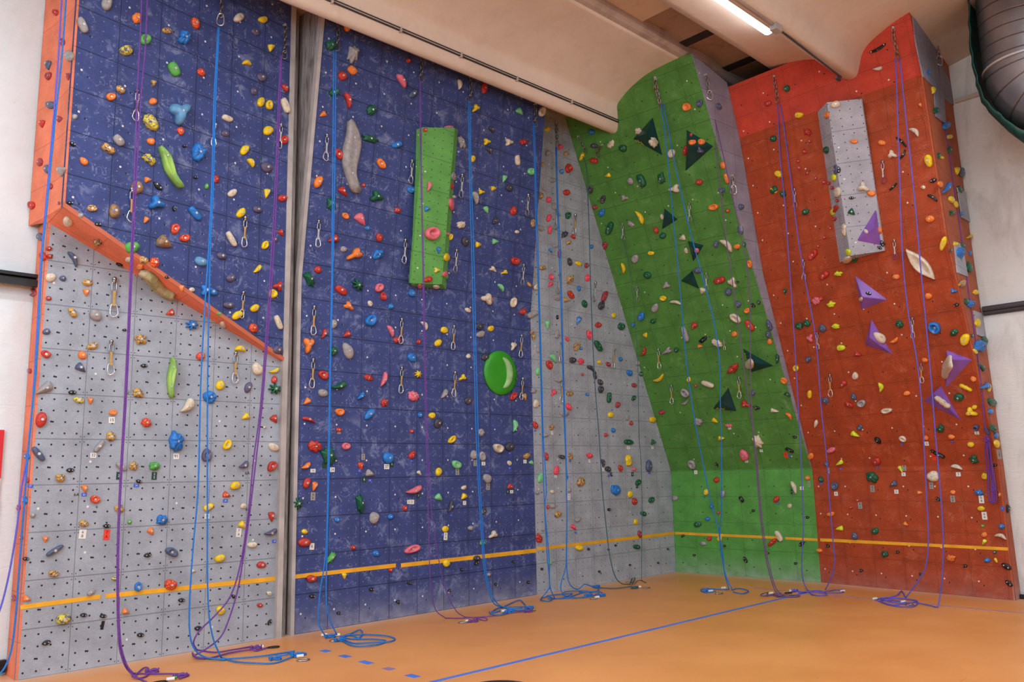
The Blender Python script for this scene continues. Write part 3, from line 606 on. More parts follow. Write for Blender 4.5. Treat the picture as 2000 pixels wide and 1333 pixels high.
# positions of holds, draws and cards as surveyed from the photograph (x y length width angle colour shape)
HOLD_DATA = """
108 24 13 9 90 r j
121 82 14 9 90 v b
134 109 23 15 90 a b
93 125 21 12 90 c t
94 148 16 10 110 v j
132 148 16 9 90 v t
98 205 17 15 0 c b
116 232 16 14 0 v t
81 240 17 12 90 r t
77 317 16 10 100 v b
91 330 17 11 90 c b
118 333 22 18 90 a t
98 364 12 8 90 v b
61 401 15 12 90 r j
114 397 6 6 0 v b
78 463 15 12 90 c b
83 501 18 10 90 r j
63 572 15 13 90 v j
57 725 10 8 90 v b
52 892 13 10 90 b b
53 939 11 7 90 r b
48 978 16 8 90 b b
36 992 12 7 90 r b
26 1169 12 8 90 v b
41 1051 11 6 90 r b
209 6 28 20 100 a b
161 49 33 14 65 a s
268 35 22 17 70 o x
326 60 19 11 20 m j
382 45 24 14 60 R b
361 73 27 23 80 b f
284 77 22 20 0 g j
247 98 27 20 0 Y b
340 135 30 17 60 g s
393 141 17 13 50 R b
300 162 17 13 100 m t
236 175 20 13 45 m b
217 189 18 15 20 o j
299 198 16 13 0 o b
146 228 11 10 0 a b
352 219 48 42 90 B y
295 239 38 22 55 Y b
353 256 17 12 70 R b
141 282 11 8 30 k k
232 274 25 15 50 a s
211 290 29 14 35 m s
164 315 19 12 50 o b
295 276 17 12 35 o b
360 286 9 8 0 k k
332 327 92 19 62 G L
292 311 30 15 40 Y x
388 298 36 24 90 b f
381 347 9 9 0 k k
288 351 16 13 0 o t
268 366 27 24 60 M b
308 364 19 9 45 k k
306 397 34 28 20 b y
136 397 11 10 0 k k
180 407 20 12 15 m j
224 412 29 20 90 M b
339 408 10 8 90 k k
286 429 16 12 120 o t
381 417 32 13 50 b s
158 421 12 11 0 a b
190 439 13 8 0 k k
342 447 20 17 100 R j
361 465 20 15 0 R j
320 473 38 28 30 M t
258 483 27 24 0 g b
281 508 19 14 20 m b
302 513 22 18 60 R b
393 511 25 18 30 B b
96 486 12 9 0 r x
97 501 12 9 0 r x
143 505 36 15 60 c n
99 542 20 18 0 w b
123 544 14 11 20 c b
171 552 21 13 0 m b
169 570 17 15 90 o t
95 583 12 9 10 r b
142 611 22 13 50 m b
187 616 26 21 40 a b
91 648 16 12 0 c b
181 676 23 13 160 m b
275 663 22 20 0 m x
334 611 20 15 160 R t
375 635 26 20 0 b z
306 557 86 18 37 T L
90 692 20 14 20 r j
161 694 18 15 40 o b
157 718 26 18 40 c t
281 715 12 8 0 k k
335 738 80 15 90 G L
90 758 42 22 150 a t
141 767 13 8 0 k k
270 768 20 18 40 m x
248 766 10 7 90 g b
243 645 8 7 0 k k
392 696 17 16 0 R b
234 516 12 7 20 k k
154 782 22 11 10 Y b
177 782 15 12 90 o t
221 806 15 11 0 o j
81 820 30 22 100 r b
286 826 19 18 30 R x
367 793 36 28 130 w h
345 863 40 27 90 b f
217 853 20 17 110 m b
194 872 28 10 130 a s
75 887 34 13 50 c s
237 912 23 11 35 a s
261 911 17 16 0 m x
302 911 20 18 0 g f
118 934 19 16 0 m x
137 919 13 8 0 k k
271 941 11 7 20 k k
166 954 18 13 80 o t
186 976 19 16 20 R j
233 994 17 16 0 m x
64 1007 11 10 0 a b
164 1023 18 14 0 m b
208 1028 12 9 0 k k
253 1020 9 9 0 g b
317 1016 23 19 160 b f
295 1038 17 15 60 o t
89 1053 14 13 90 o t
107 1076 38 9 148 c s
50 1092 10 10 0 k k
336 1079 26 17 20 c j
288 1085 13 9 170 k k
105 1121 19 13 0 m j
225 1131 14 8 10 Y b
178 1158 17 9 140 a s
270 1147 20 13 100 b j
334 1143 24 22 0 R b
377 1116 12 9 10 w t
52 1170 18 14 20 o t
354 1173 12 9 0 k k
124 1210 31 19 170 Y b
163 1202 11 10 0 k k
201 1204 11 10 0 k k
245 1195 16 14 20 o t
90 1256 13 9 160 k k
274 1241 12 10 0 k k
387 1228 14 7 0 k k
132 434 22 14 40 w b
190 475 15 13 0 m x
252 508 17 8 10 w b
273 522 13 10 0 o b
355 562 15 12 90 o t
375 566 11 9 0 w b
325 542 10 8 0 k k
402 567 24 22 0 b y
467 34 21 16 145 w b
514 38 18 13 10 y b
499 62 17 13 30 C b
530 92 17 15 100 y t
483 123 18 16 20 y h
511 151 20 14 40 C b
496 178 16 13 50 C b
510 199 19 14 110 y b
526 205 20 13 75 y j
444 231 21 11 25 w s
558 206 31 12 70 w s
557 172 18 15 60 r h
524 255 20 17 130 y b
440 261 18 11 20 C b
555 273 18 15 80 r j
678 53 17 13 60 o b
647 88 21 20 50 d f
691 104 38 26 100 a q
688 137 19 14 45 o s
669 148 20 15 50 r b
653 180 22 14 160 d j
680 196 32 17 75 r h
726 215 22 18 110 d f
632 223 16 13 150 o t
785 158 32 19 60 p h
798 118 10 9 0 r b
688 306 145 38 84 a L
723 271 30 14 20 d x
775 283 20 12 165 b s
662 301 25 13 65 r j
745 320 23 13 55 o j
622 355 26 15 115 o b
670 373 26 15 55 r t
710 362 9 8 0 r b
736 384 28 24 20 d y
648 397 28 22 90 d q
675 422 15 11 40 o j
704 427 32 20 55 p t
718 446 11 10 0 b b
741 464 17 13 90 r b
777 411 13 11 0 r x
478 293 22 14 120 y b
491 318 20 16 60 y h
521 327 24 18 40 C b
454 377 20 13 150 w b
522 376 22 13 100 y t
552 387 18 14 0 r b
503 409 18 14 30 C b
471 416 21 15 120 y b
549 454 17 12 60 r t
452 467 33 10 60 w s
518 479 18 12 120 y j
433 500 20 14 20 C b
503 526 20 14 130 y h
422 350 16 12 110 r x
404 364 12 8 90 g b
537 468 12 10 90 C b
653 467 25 16 160 r t
671 487 13 11 0 a b
694 497 36 20 150 o y
739 497 23 18 150 b f
621 527 15 13 20 r b
605 545 36 19 65 d q
451 543 18 17 0 C b
415 570 22 12 30 b b
447 596 21 14 10 C b
428 613 11 8 0 g b
498 602 18 14 140 y b
464 616 22 15 150 y b
544 559 20 20 60 r y
533 574 18 17 90 y j
544 630 29 10 68 w s
495 641 18 17 60 R b
543 684 21 17 20 C b
470 682 22 19 20 y h
503 721 26 20 60 w b
536 725 20 14 160 y h
536 742 15 11 110 r b
537 760 25 21 20 d z
485 757 22 13 115 C b
430 753 20 16 120 y b
410 776 26 24 0 b f
435 635 13 9 40 w b
666 567 25 13 35 r s
699 557 27 20 50 d z
741 562 18 16 140 p j
749 579 17 12 80 r j
681 598 23 15 40 o y
723 593 12 9 60 w b
764 599 13 10 0 b b
725 626 25 20 110 b j
652 633 18 13 90 a b
633 652 20 14 110 r h
679 653 18 14 150 r t
764 647 24 15 70 p h
776 664 14 12 0 r x
603 673 34 22 100 o y
652 686 18 15 90 d f
680 686 34 18 65 a b
632 733 22 15 40 r j
720 738 17 12 20 r x
750 742 31 14 110 p h
663 754 31 20 160 d h
705 774 19 14 130 b h
631 768 19 16 20 a b
601 784 18 14 140 o t
751 787 14 14 0 r x
481 814 19 15 150 y t
536 818 19 17 60 r t
444 869 22 15 115 y j
404 890 26 19 90 C j
535 874 22 15 30 w b
477 909 22 17 150 C h
532 911 22 16 130 r j
460 949 20 16 160 y b
442 967 18 14 20 R t
407 991 20 12 150 y s
476 989 13 10 160 w b
531 1008 22 15 90 r t
474 1026 21 15 40 y t
529 1041 26 16 160 C h
493 1065 20 12 0 w b
517 835 6 5 0 w b
603 820 26 13 20 r h
664 805 18 14 20 o j
722 809 25 14 130 b b
662 840 11 10 0 r b
615 872 25 22 30 r f
643 890 38 32 70 d q
676 872 17 14 0 p j
598 911 20 16 150 o h
599 944 20 12 110 r s
615 949 22 13 105 o t
582 984 24 18 90 d z
659 1016 12 10 20 b b
595 1039 12 10 0 y b
595 1060 27 16 0 r b
704 983 40 16 80 d q
705 910 19 12 85 R t
722 925 20 16 20 a t
759 895 24 20 80 b b
731 1012 23 19 100 a b
763 1010 12 10 150 b b
791 993 10 10 0 r b
430 1091 22 14 160 y b
511 1104 20 12 0 r b
526 1160 10 9 0 w b
508 1183 11 9 0 r b
456 1166 10 9 40 k k
431 1193 18 17 0 y b
526 1216 11 8 120 k k
648 1089 28 14 125 g q
690 1070 10 9 0 r b
735 1082 14 12 0 b b
763 1114 9 8 0 r b
673 1125 14 11 90 y t
609 1131 20 14 170 r b
609 1165 12 8 0 k k
661 1198 9 8 0 k k
725 1152 11 8 0 k k
777 1176 10 8 0 k k
798 1139 8 8 0 k k
898 165 20 13 90 w h
946 172 22 11 90 r b
930 211 18 13 130 y y
1015 217 19 13 50 l t
1059 218 20 13 110 w j
807 183 20 13 130 c b
960 253 16 12 60 V h
831 254 9 8 0 r b
877 249 17 8 0 p b
1070 252 11 9 0 y x
1155 258 14 10 0 b b
951 277 16 14 0 y y
994 278 17 15 0 w y
1023 277 16 10 0 r x
956 294 15 13 60 V h
902 278 25 12 75 a x
924 310 13 9 90 y b
1011 313 20 9 85 w s
986 348 17 10 110 l t
1038 335 15 14 0 l j
964 368 12 11 0 y t
995 367 16 13 60 V b
940 375 14 10 0 y y
929 386 27 15 75 a h
950 409 18 10 70 l t
1003 412 18 12 90 r b
968 431 17 9 125 V j
901 439 16 14 0 w x
1041 436 16 9 100 m b
1010 453 8 7 0 w b
909 472 19 14 70 V b
934 478 13 13 0 y t
967 472 15 12 0 l t
1007 510 18 15 30 r j
963 526 16 10 40 w y
986 532 14 9 160 y y
838 364 19 12 100 p h
834 408 13 12 0 b t
845 456 29 27 0 p o
857 488 15 9 90 b t
853 528 13 11 0 y y
804 371 18 14 20 b b
886 345 16 9 90 a b
883 364 13 5 90 r b
887 385 9 8 0 a b
882 399 25 9 85 p b
880 463 13 9 100 y j
875 457 8 6 0 p b
873 503 16 10 90 y b
870 536 14 9 100 p b
872 541 12 8 110 g b
837 546 17 12 160 r b
852 561 14 6 0 w b
820 560 10 8 0 p b
805 573 16 13 60 b b
1071 299 12 10 90 a b
1095 287 11 10 0 H b
1106 300 10 10 0 m x
1060 321 11 9 90 m t
1111 329 18 13 80 r j
1097 335 10 8 90 b b
1080 352 12 10 0 a b
1107 376 14 11 30 r b
1063 370 12 7 60 a t
1056 382 14 11 90 m b
1072 390 13 8 90 H b
1083 403 14 10 90 a b
1072 426 15 7 110 H s
1110 421 13 11 100 d j
1092 420 6 6 0 b b
1057 446 13 10 30 a x
1074 449 16 6 95 H s
1103 458 14 10 140 V x
1120 462 12 11 60 r t
1111 474 12 7 150 m b
1085 480 13 7 20 a x
1075 489 12 6 60 b t
1093 496 19 6 88 v b
1155 482 9 8 90 b b
1113 512 16 8 75 V j
1130 515 13 8 40 y b
1146 519 10 8 100 v x
1060 523 12 10 0 m x
1160 285 14 10 0 V b
1136 307 18 12 110 y h
1159 314 17 11 10 r b
1187 343 14 10 160 y t
1153 371 16 9 90 V j
1177 390 16 10 110 V j
1162 405 10 9 0 v b
1175 416 17 10 115 b x
1190 446 25 12 110 d s
1181 480 15 10 90 v j
1193 282 18 11 130 w x
979 562 17 13 60 l h
952 584 26 20 60 w y
959 585 8 7 0 o b
1003 591 21 11 100 w j
1022 609 13 11 120 r b
1034 556 12 6 60 m b
1047 561 12 10 90 w o
914 606 12 8 30 w b
1040 614 21 12 150 a s
830 636 19 13 60 w h
868 645 15 12 30 y b
818 668 9 9 0 r b
856 670 16 12 140 y b
936 638 16 14 20 V b
939 653 17 13 150 a b
959 642 12 12 0 y b
1003 676 18 11 110 w y
1041 655 18 12 80 m h
805 699 19 16 50 b b
915 696 9 9 0 w b
948 698 15 14 0 V b
817 731 15 14 0 y z
904 738 16 12 150 y y
868 770 21 15 120 a h
808 774 22 18 20 p x
915 783 16 14 100 V b
1003 774 17 11 125 r j
1025 775 17 10 70 m t
1051 684 12 7 90 a b
1051 726 16 8 90 l b
1043 764 11 9 0 a x
1047 789 17 11 90 w b
1077 541 12 9 90 H j
1076 555 13 9 130 H t
1088 582 14 10 30 a x
1114 547 17 12 110 m x
1148 543 14 10 90 H b
1115 576 17 9 60 r s
1106 586 14 11 0 m t
1131 564 11 7 90 b b
1142 594 16 9 70 d b
1181 579 21 9 110 v s
1175 597 17 11 110 V j
1199 616 11 7 90 y b
1131 625 19 10 110 b t
1070 633 19 11 90 l t
1089 620 9 5 90 k b
1169 635 13 10 0 r x
1151 654 17 9 75 H j
1088 653 17 9 90 a x
1108 663 12 6 50 H b
1127 677 17 12 120 m b
1135 681 7 6 0 b b
1169 676 23 10 60 d s
1081 699 22 11 65 l t
1073 713 18 11 70 r j
1119 704 14 11 0 V b
1135 706 12 10 20 H x
1171 708 12 9 50 y t
1188 712 11 8 50 v b
1155 720 17 13 40 V h
1162 733 16 6 80 V s
1138 732 6 5 0 r b
1092 742 15 10 0 a x
1173 747 13 9 50 V b
1174 761 15 10 90 V b
1082 767 15 10 130 H y
1113 769 13 10 0 m b
1147 771 8 6 30 b b
1190 777 20 8 95 d s
1111 795 16 9 60 H b
821 811 11 9 90 b b
844 812 13 12 0 y b
856 827 22 15 100 V b
804 843 8 8 0 r b
883 859 18 11 130 y j
940 845 15 12 80 a x
1006 832 22 13 95 l h
973 876 20 15 40 w o
996 873 18 17 0 V b
926 889 18 14 80 a b
942 892 20 11 75 a j
805 889 17 12 120 r b
819 924 13 8 50 w t
857 922 16 12 100 y b
892 908 20 14 30 l j
1029 891 15 10 150 m b
995 905 10 8 60 w b
1038 904 11 9 50 l t
952 935 18 16 60 a b
997 951 14 12 20 r t
906 953 11 8 140 w b
907 970 15 13 130 y t
857 972 18 15 40 l t
880 990 24 13 110 V h
945 999 15 10 110 V b
870 1034 12 13 0 y b
919 1032 10 9 0 a b
964 1045 20 14 145 w y
943 1061 14 12 20 g t
809 958 32 20 160 p h
1046 831 16 9 70 r b
1077 834 13 9 110 m b
1065 850 15 11 0 a t
1103 808 17 12 0 a x
1193 811 11 11 0 y b
1184 850 10 9 0 r t
1198 841 10 8 90 b b
1067 892 16 8 80 r b
1098 893 14 8 20 V j
1115 892 14 8 90 m x
1152 890 12 10 30 H x
1178 905 16 10 80 V h
1188 917 13 10 40 V b
1194 927 10 4 70 V b
1087 919 17 8 100 H s
1056 934 19 10 100 l b
1135 942 19 14 100 m b
1079 961 8 7 0 w b
1049 963 9 6 0 a x
1112 958 10 6 90 a b
1070 991 8 6 90 r b
1080 989 11 10 0 a b
1090 1005 15 11 130 m b
1198 956 16 9 90 b b
1190 996 7 6 0 k b
1129 1015 13 9 150 a x
1120 1030 15 9 50 H t
1061 1035 8 7 0 a b
1053 1052 18 12 70 r x
806 1073 31 15 160 p j
872 1101 13 14 0 y b
932 1091 14 10 0 V b
930 1100 12 10 140 K k
901 1113 8 7 0 k k
1002 1098 8 8 0 k k
955 1123 7 7 0 a b
877 1154 8 7 0 k k
968 1142 8 8 0 k k
1031 1138 9 8 0 k k
802 1140 7 7 0 k k
1058 1112 8 8 0 k k
1074 1100 9 8 0 l b
1132 1071 16 10 0 y b
1149 1073 8 7 0 k k
1170 1117 7 7 0 k k
1188 1074 6 7 0 k k
1341 209 17 17 0 o j
1366 202 16 12 110 c j
1404 208 13 8 60 c s
1536 173 13 13 0 d b
1500 202 13 9 150 r s
1560 225 17 12 160 y b
1510 271 14 11 150 d b
1577 258 15 13 40 r x
1581 276 7 7 0 r b
1277 278 20 15 55 w x
1247 257 15 13 50 w x
1350 263 7 6 0 r b
1352 278 15 9 0 o j
1370 277 15 10 10 o j
1367 294 15 11 20 c y
1338 294 19 8 100 r s
1216 290 16 14 0 d b
1311 300 18 14 110 w b
1412 323 15 11 80 o b
1419 349 20 9 70 o s
1291 349 22 13 90 d x
1252 353 26 14 65 d s
1231 354 14 12 60 a b
1219 387 15 13 0 a y
1317 369 25 17 170 w y
1365 356 14 11 20 r b
1409 372 13 10 10 c j
1393 405 19 13 170 o j
1421 412 9 7 0 r b
1448 404 12 10 90 c b
1250 425 30 13 60 y n
1232 438 15 9 40 a x
1293 424 12 7 70 w b
1281 450 14 9 60 r b
1294 461 13 12 0 d b
1333 465 15 13 160 w t
1340 490 12 7 70 w b
1361 490 10 9 0 p b
1398 478 14 10 90 c b
1419 479 35 17 45 w n
1439 482 13 10 0 o b
1446 449 18 11 80 c b
1453 478 11 7 90 d b
1240 506 17 14 110 a b
1271 495 13 8 0 y b
1217 524 23 10 80 y n
1264 538 16 13 20 d b
1362 529 16 12 0 c b
1464 516 16 9 80 o j
1511 372 15 11 30 y b
1520 340 16 13 20 y b
1511 371 16 14 120 d b
1529 379 13 12 0 d b
1573 414 15 11 160 d b
1571 296 9 9 0 r b
1559 315 7 7 0 r b
1561 328 8 8 0 r b
1577 338 7 7 0 r b
1593 348 7 7 0 r b
1598 481 6 6 0 r b
1587 498 26 12 130 r j
1301 558 17 14 140 a y
1405 548 22 12 165 r s
1430 552 24 16 55 w y
1372 568 14 15 110 w t
1422 571 15 13 60 c b
1295 583 13 10 0 y j
1319 591 25 10 10 w n
1441 595 13 12 0 c b
1279 602 19 13 120 a b
1459 607 13 10 160 o j
1471 597 10 6 30 k k
1482 591 9 7 80 V b
1441 551 6 6 0 k k
1436 622 25 14 30 w j
1252 619 18 13 110 b b
1236 635 9 7 90 b b
1275 628 11 9 0 d x
1214 638 15 13 90 d b
1355 637 18 14 120 r t
1338 653 31 10 70 a s
1464 636 25 11 50 r s
1502 636 22 10 70 c b
1500 654 15 9 70 c b
1533 569 14 8 90 d t
1594 588 16 15 0 p x
1260 655 12 11 60 y t
1434 653 11 11 0 o b
1373 664 18 9 140 k x
1366 677 12 9 0 o t
1400 671 24 12 25 w x
1503 668 12 9 60 o b
1257 688 18 12 110 r n
1303 686 23 12 150 a y
1321 684 10 10 0 d b
1212 702 8 8 0 b b
1246 710 10 8 90 a b
1230 729 13 10 50 b b
1253 731 9 9 0 d b
1463 712 21 14 80 w b
1431 721 24 14 140 r x
1518 702 18 12 90 d h
1560 637 16 14 0 d b
1575 632 15 13 40 d b
1582 661 17 14 60 p y
1578 703 16 13 100 c t
1554 720 12 12 0 y j
1531 744 15 11 30 o j
1538 771 14 10 20 d h
1581 771 16 9 90 y b
1287 740 23 14 145 y n
1345 742 11 8 100 y b
1359 754 6 6 0 r b
1382 751 26 9 20 w s
1338 768 20 12 50 a o
1338 787 16 10 150 a n
1471 768 12 8 90 c b
1455 790 22 14 20 r y
1477 797 14 6 20 k b
1239 753 10 9 40 v b
1238 778 12 7 120 d b
1207 791 12 9 110 v b
1275 820 13 12 0 y b
1292 806 13 9 170 v b
1225 815 13 10 90 a t
1233 827 9 7 90 r b
1363 825 16 15 0 a x
1395 822 16 10 30 y t
1423 832 14 7 10 p x
1407 857 15 10 0 y t
1479 863 30 20 60 w q
1511 803 20 9 10 w t
1541 813 18 11 50 o n
1593 829 17 11 100 w h
1552 854 9 6 0 k k
1542 880 18 6 25 k s
1453 890 24 16 50 p b
1583 892 13 12 90 o b
1228 864 18 10 10 d j
1276 864 11 10 130 d y
1228 900 23 11 90 y f
1212 915 13 8 80 r b
1238 917 9 8 0 p b
1268 911 24 11 90 c b
1247 943 13 10 120 d b
1204 958 20 16 90 b b
1231 966 13 9 90 y b
1240 980 14 10 80 r b
1273 977 13 10 120 d b
1257 1004 12 9 20 d b
1242 1020 12 8 90 y b
1250 1044 14 8 80 v b
1351 908 19 14 50 a j
1400 908 9 6 60 k k
1399 938 12 11 0 r b
1379 962 13 9 100 y b
1411 965 14 10 90 a b
1318 974 11 11 0 a b
1448 976 13 7 60 k s
1516 976 14 11 130 r b
1390 990 10 7 90 b b
1403 1002 7 6 0 r b
1471 998 8 6 0 k k
1542 989 9 9 0 w b
1551 953 27 14 70 w h
1577 934 11 9 0 o b
1577 1011 8 7 0 k k
1382 1014 10 8 0 b b
1362 1025 15 11 160 d b
1334 1047 8 6 160 k k
1385 1053 10 9 0 r b
1405 1053 11 10 90 y b
1373 1062 11 9 0 a x
1521 1048 23 10 60 w s
1508 1060 20 9 140 r s
1566 1063 12 9 140 k k
1244 1069 14 9 20 d b
1304 1073 6 5 0 k k
1285 1100 6 6 0 k k
1230 1104 6 6 0 k k
1356 1085 7 7 0 k k
1415 1067 7 6 0 k k
1456 1094 12 10 60 k k
1499 1081 7 7 0 k k
1554 1101 7 7 0 k k
1202 1066 7 5 0 k k
1715 95 36 7 150 k S
1714 134 20 12 170 w h
1813 142 12 8 90 b b
1823 176 15 9 90 y h
1829 216 14 10 100 d b
1849 245 17 12 120 b b
1855 267 12 9 0 y b
1797 205 10 8 60 o t
1786 257 24 16 40 w n
1632 204 20 14 170 w b
1614 225 13 8 90 o b
1613 293 13 10 90 d j
1668 276 16 8 0 o j
1632 331 18 6 90 c s
1638 332 12 5 85 k k
1628 347 14 9 90 L b
1609 356 9 8 0 r b
1619 358 7 7 0 r b
1625 367 7 7 0 r b
1635 376 21 10 90 w b
1635 392 7 6 0 r b
1686 366 25 20 30 w y
1702 378 17 12 10 o b
1663 387 9 6 0 k k
1663 414 17 15 40 d t
1631 408 20 9 110 r t
1626 415 13 8 90 L b
1630 428 9 6 100 r b
1648 449 24 7 85 w x
1691 452 10 7 50 w b
1718 450 14 10 70 o x
1718 484 9 8 30 k k
1723 476 12 5 70 k k
1622 446 7 6 0 r b
1610 464 7 7 0 r b
1656 493 13 9 80 L b
1655 508 20 9 160 w b
1669 506 14 12 100 d j
1722 279 16 10 10 o b
1742 302 19 17 20 w y
1761 277 27 6 43 k S
1764 302 20 5 120 k S
1745 365 20 4 135 k S
1823 353 12 6 160 k k
1822 386 22 7 32 k S
1803 366 9 8 0 w b
1837 360 14 8 70 o b
1850 367 25 11 125 b h
1813 314 25 16 80 y b
1834 304 12 5 90 d b
1840 308 8 5 30 y b
1855 293 16 6 85 d b
1870 332 18 9 90 y t
1879 336 18 11 90 c b
1875 371 17 9 70 d b
1859 390 16 9 60 y b
1867 399 14 7 70 y b
1860 416 13 10 0 d y
1879 418 9 8 0 b b
1816 428 18 14 170 o b
1842 476 28 12 105 y b
1894 462 14 9 150 y h
1857 489 7 5 90 d b
1867 477 10 8 0 y b
1881 480 13 8 40 d b
1876 494 20 16 90 b f
1895 494 11 6 90 b t
1894 522 22 9 80 d b
1798 517 80 26 47 w O
1637 535 16 9 0 L x
1609 538 22 14 150 r b
1603 584 10 8 0 r b
1623 595 16 11 170 L x
1632 638 15 10 0 L x
1642 680 17 12 0 L b
1674 692 17 11 20 r t
1606 642 17 13 50 c b
1681 585 9 6 90 w b
1696 574 10 6 20 k k
1750 541 15 10 10 o b
1813 579 15 12 10 o b
1862 569 15 10 0 b y
1868 596 10 7 160 k k
1880 554 16 11 130 m b
1906 571 11 9 60 y b
1888 589 12 8 90 d b
1897 594 14 12 130 b x
1756 634 16 14 30 d x
1746 666 18 13 150 o h
1825 641 28 19 50 b o
1863 650 16 13 150 d x
1884 664 23 19 120 y b
1899 656 8 4 90 d b
1910 631 17 10 90 y b
1905 687 12 5 60 y b
1914 676 22 18 90 b f
1923 664 17 8 60 d b
1719 660 29 15 45 w b
1806 704 13 9 20 o b
1848 719 50 18 105 w w
1670 735 15 12 90 w b
1646 751 22 12 130 r t
1720 757 18 15 80 L n
1771 769 14 9 0 o b
1612 783 15 12 30 c b
1667 776 14 10 60 c b
1682 789 17 14 0 a j
1657 791 18 10 30 r x
1918 718 17 10 60 d h
1901 741 13 10 20 o b
1886 758 28 8 25 y c
1872 777 20 16 170 d b
1903 796 12 8 0 y b
1926 755 19 13 160 b y
1932 758 16 6 90 y b
1938 786 18 12 50 d b
1841 786 36 10 38 w c
1731 803 22 10 170 w j
1896 806 27 17 20 y y
1935 804 11 9 90 b b
1679 836 12 10 140 c b
1668 849 21 11 25 L t
1714 861 17 9 45 k b
1763 858 16 10 35 w j
1837 838 16 13 120 d x
1827 839 8 5 90 b b
1808 856 10 9 20 o b
1858 854 13 9 20 o b
1906 836 11 10 0 c o
1896 869 14 10 10 y b
1927 842 18 8 60 c b
1940 837 15 10 60 d x
1946 851 12 8 90 b b
1947 867 17 8 80 y b
1623 880 19 10 160 p b
1614 907 12 8 30 c b
1640 905 19 10 150 L t
1711 902 18 14 10 r b
1758 916 17 8 60 L t
1834 889 25 6 25 k s
1821 881 8 6 0 k k
1869 913 25 14 20 w h
1822 931 24 21 30 w b
1902 898 17 14 50 d x
1923 931 14 12 40 y b
1943 909 8 6 0 k k
1603 937 13 9 60 d b
1630 950 16 14 90 c j
1703 933 25 18 25 d f
1745 946 19 13 150 c t
1795 963 13 9 0 o t
1861 962 11 9 0 o b
1832 975 9 6 40 k k
1912 963 17 11 10 b x
1952 967 9 5 100 o b
1968 994 17 7 90 k b
1675 978 7 7 0 r b
1662 992 7 7 0 r b
1622 1005 16 9 170 o b
1916 994 15 10 0 y b
1640 1033 18 11 170 L t
1669 1048 15 11 60 c b
1709 1038 16 12 150 d b
1768 1024 13 9 30 o t
1919 1028 8 6 0 g b
1956 1029 12 10 0 b b
1922 1045 12 10 0 o b
1922 1059 14 9 120 L t
1954 1048 24 14 15 w n
1600 1076 12 8 0 o b
1617 1067 8 6 20 k k
1728 1083 14 12 0 d x
1753 1079 8 6 0 k k
1682 1115 8 8 0 k k
1857 1091 18 13 10 o x
1885 1106 8 6 0 k k
1798 1122 7 6 0 k k
1928 1095 13 9 0 b b
1945 1095 12 5 60 y b
1943 1079 7 7 0 d b
1966 1107 16 12 30 K k
1971 1140 13 10 40 K k
"""
QD_DATA = """
266 178 236 t
256 370 434 t
222 546 620 t
216 668 733 t
417 235 286 t
547 244 290 w
477 426 483 t
473 572 622 t
459 690 749 t
637 264 314 w
621 432 483 w
612 600 655 t
610 703 759 t
790 469 515 w
783 624 672 t
783 719 769 t
803 314 359 s
901 342 387 s
1030 381 422 s
890 489 533 s
1021 518 558 s
885 638 684 t
1017 656 699 t
887 728 776 t
1019 740 782 t
1086 412 448 s
1122 420 458 t
1091 537 574 s
1161 553 589 s
1095 670 708 t
1097 742 788 t
1198 683 720 t
1217 437 469 s
1347 397 434 s
1553 369 406 p
1245 560 588 s
1380 534 568 s
1415 662 684 t
1570 508 548 p
1430 344 380 s
1287 682 721 t
1312 752 790 t
1444 737 779 t
1597 650 683 t
1725 316 359 r
1748 469 508 r
1783 621 662 s
1800 711 749 t
1622 732 776 t
"""
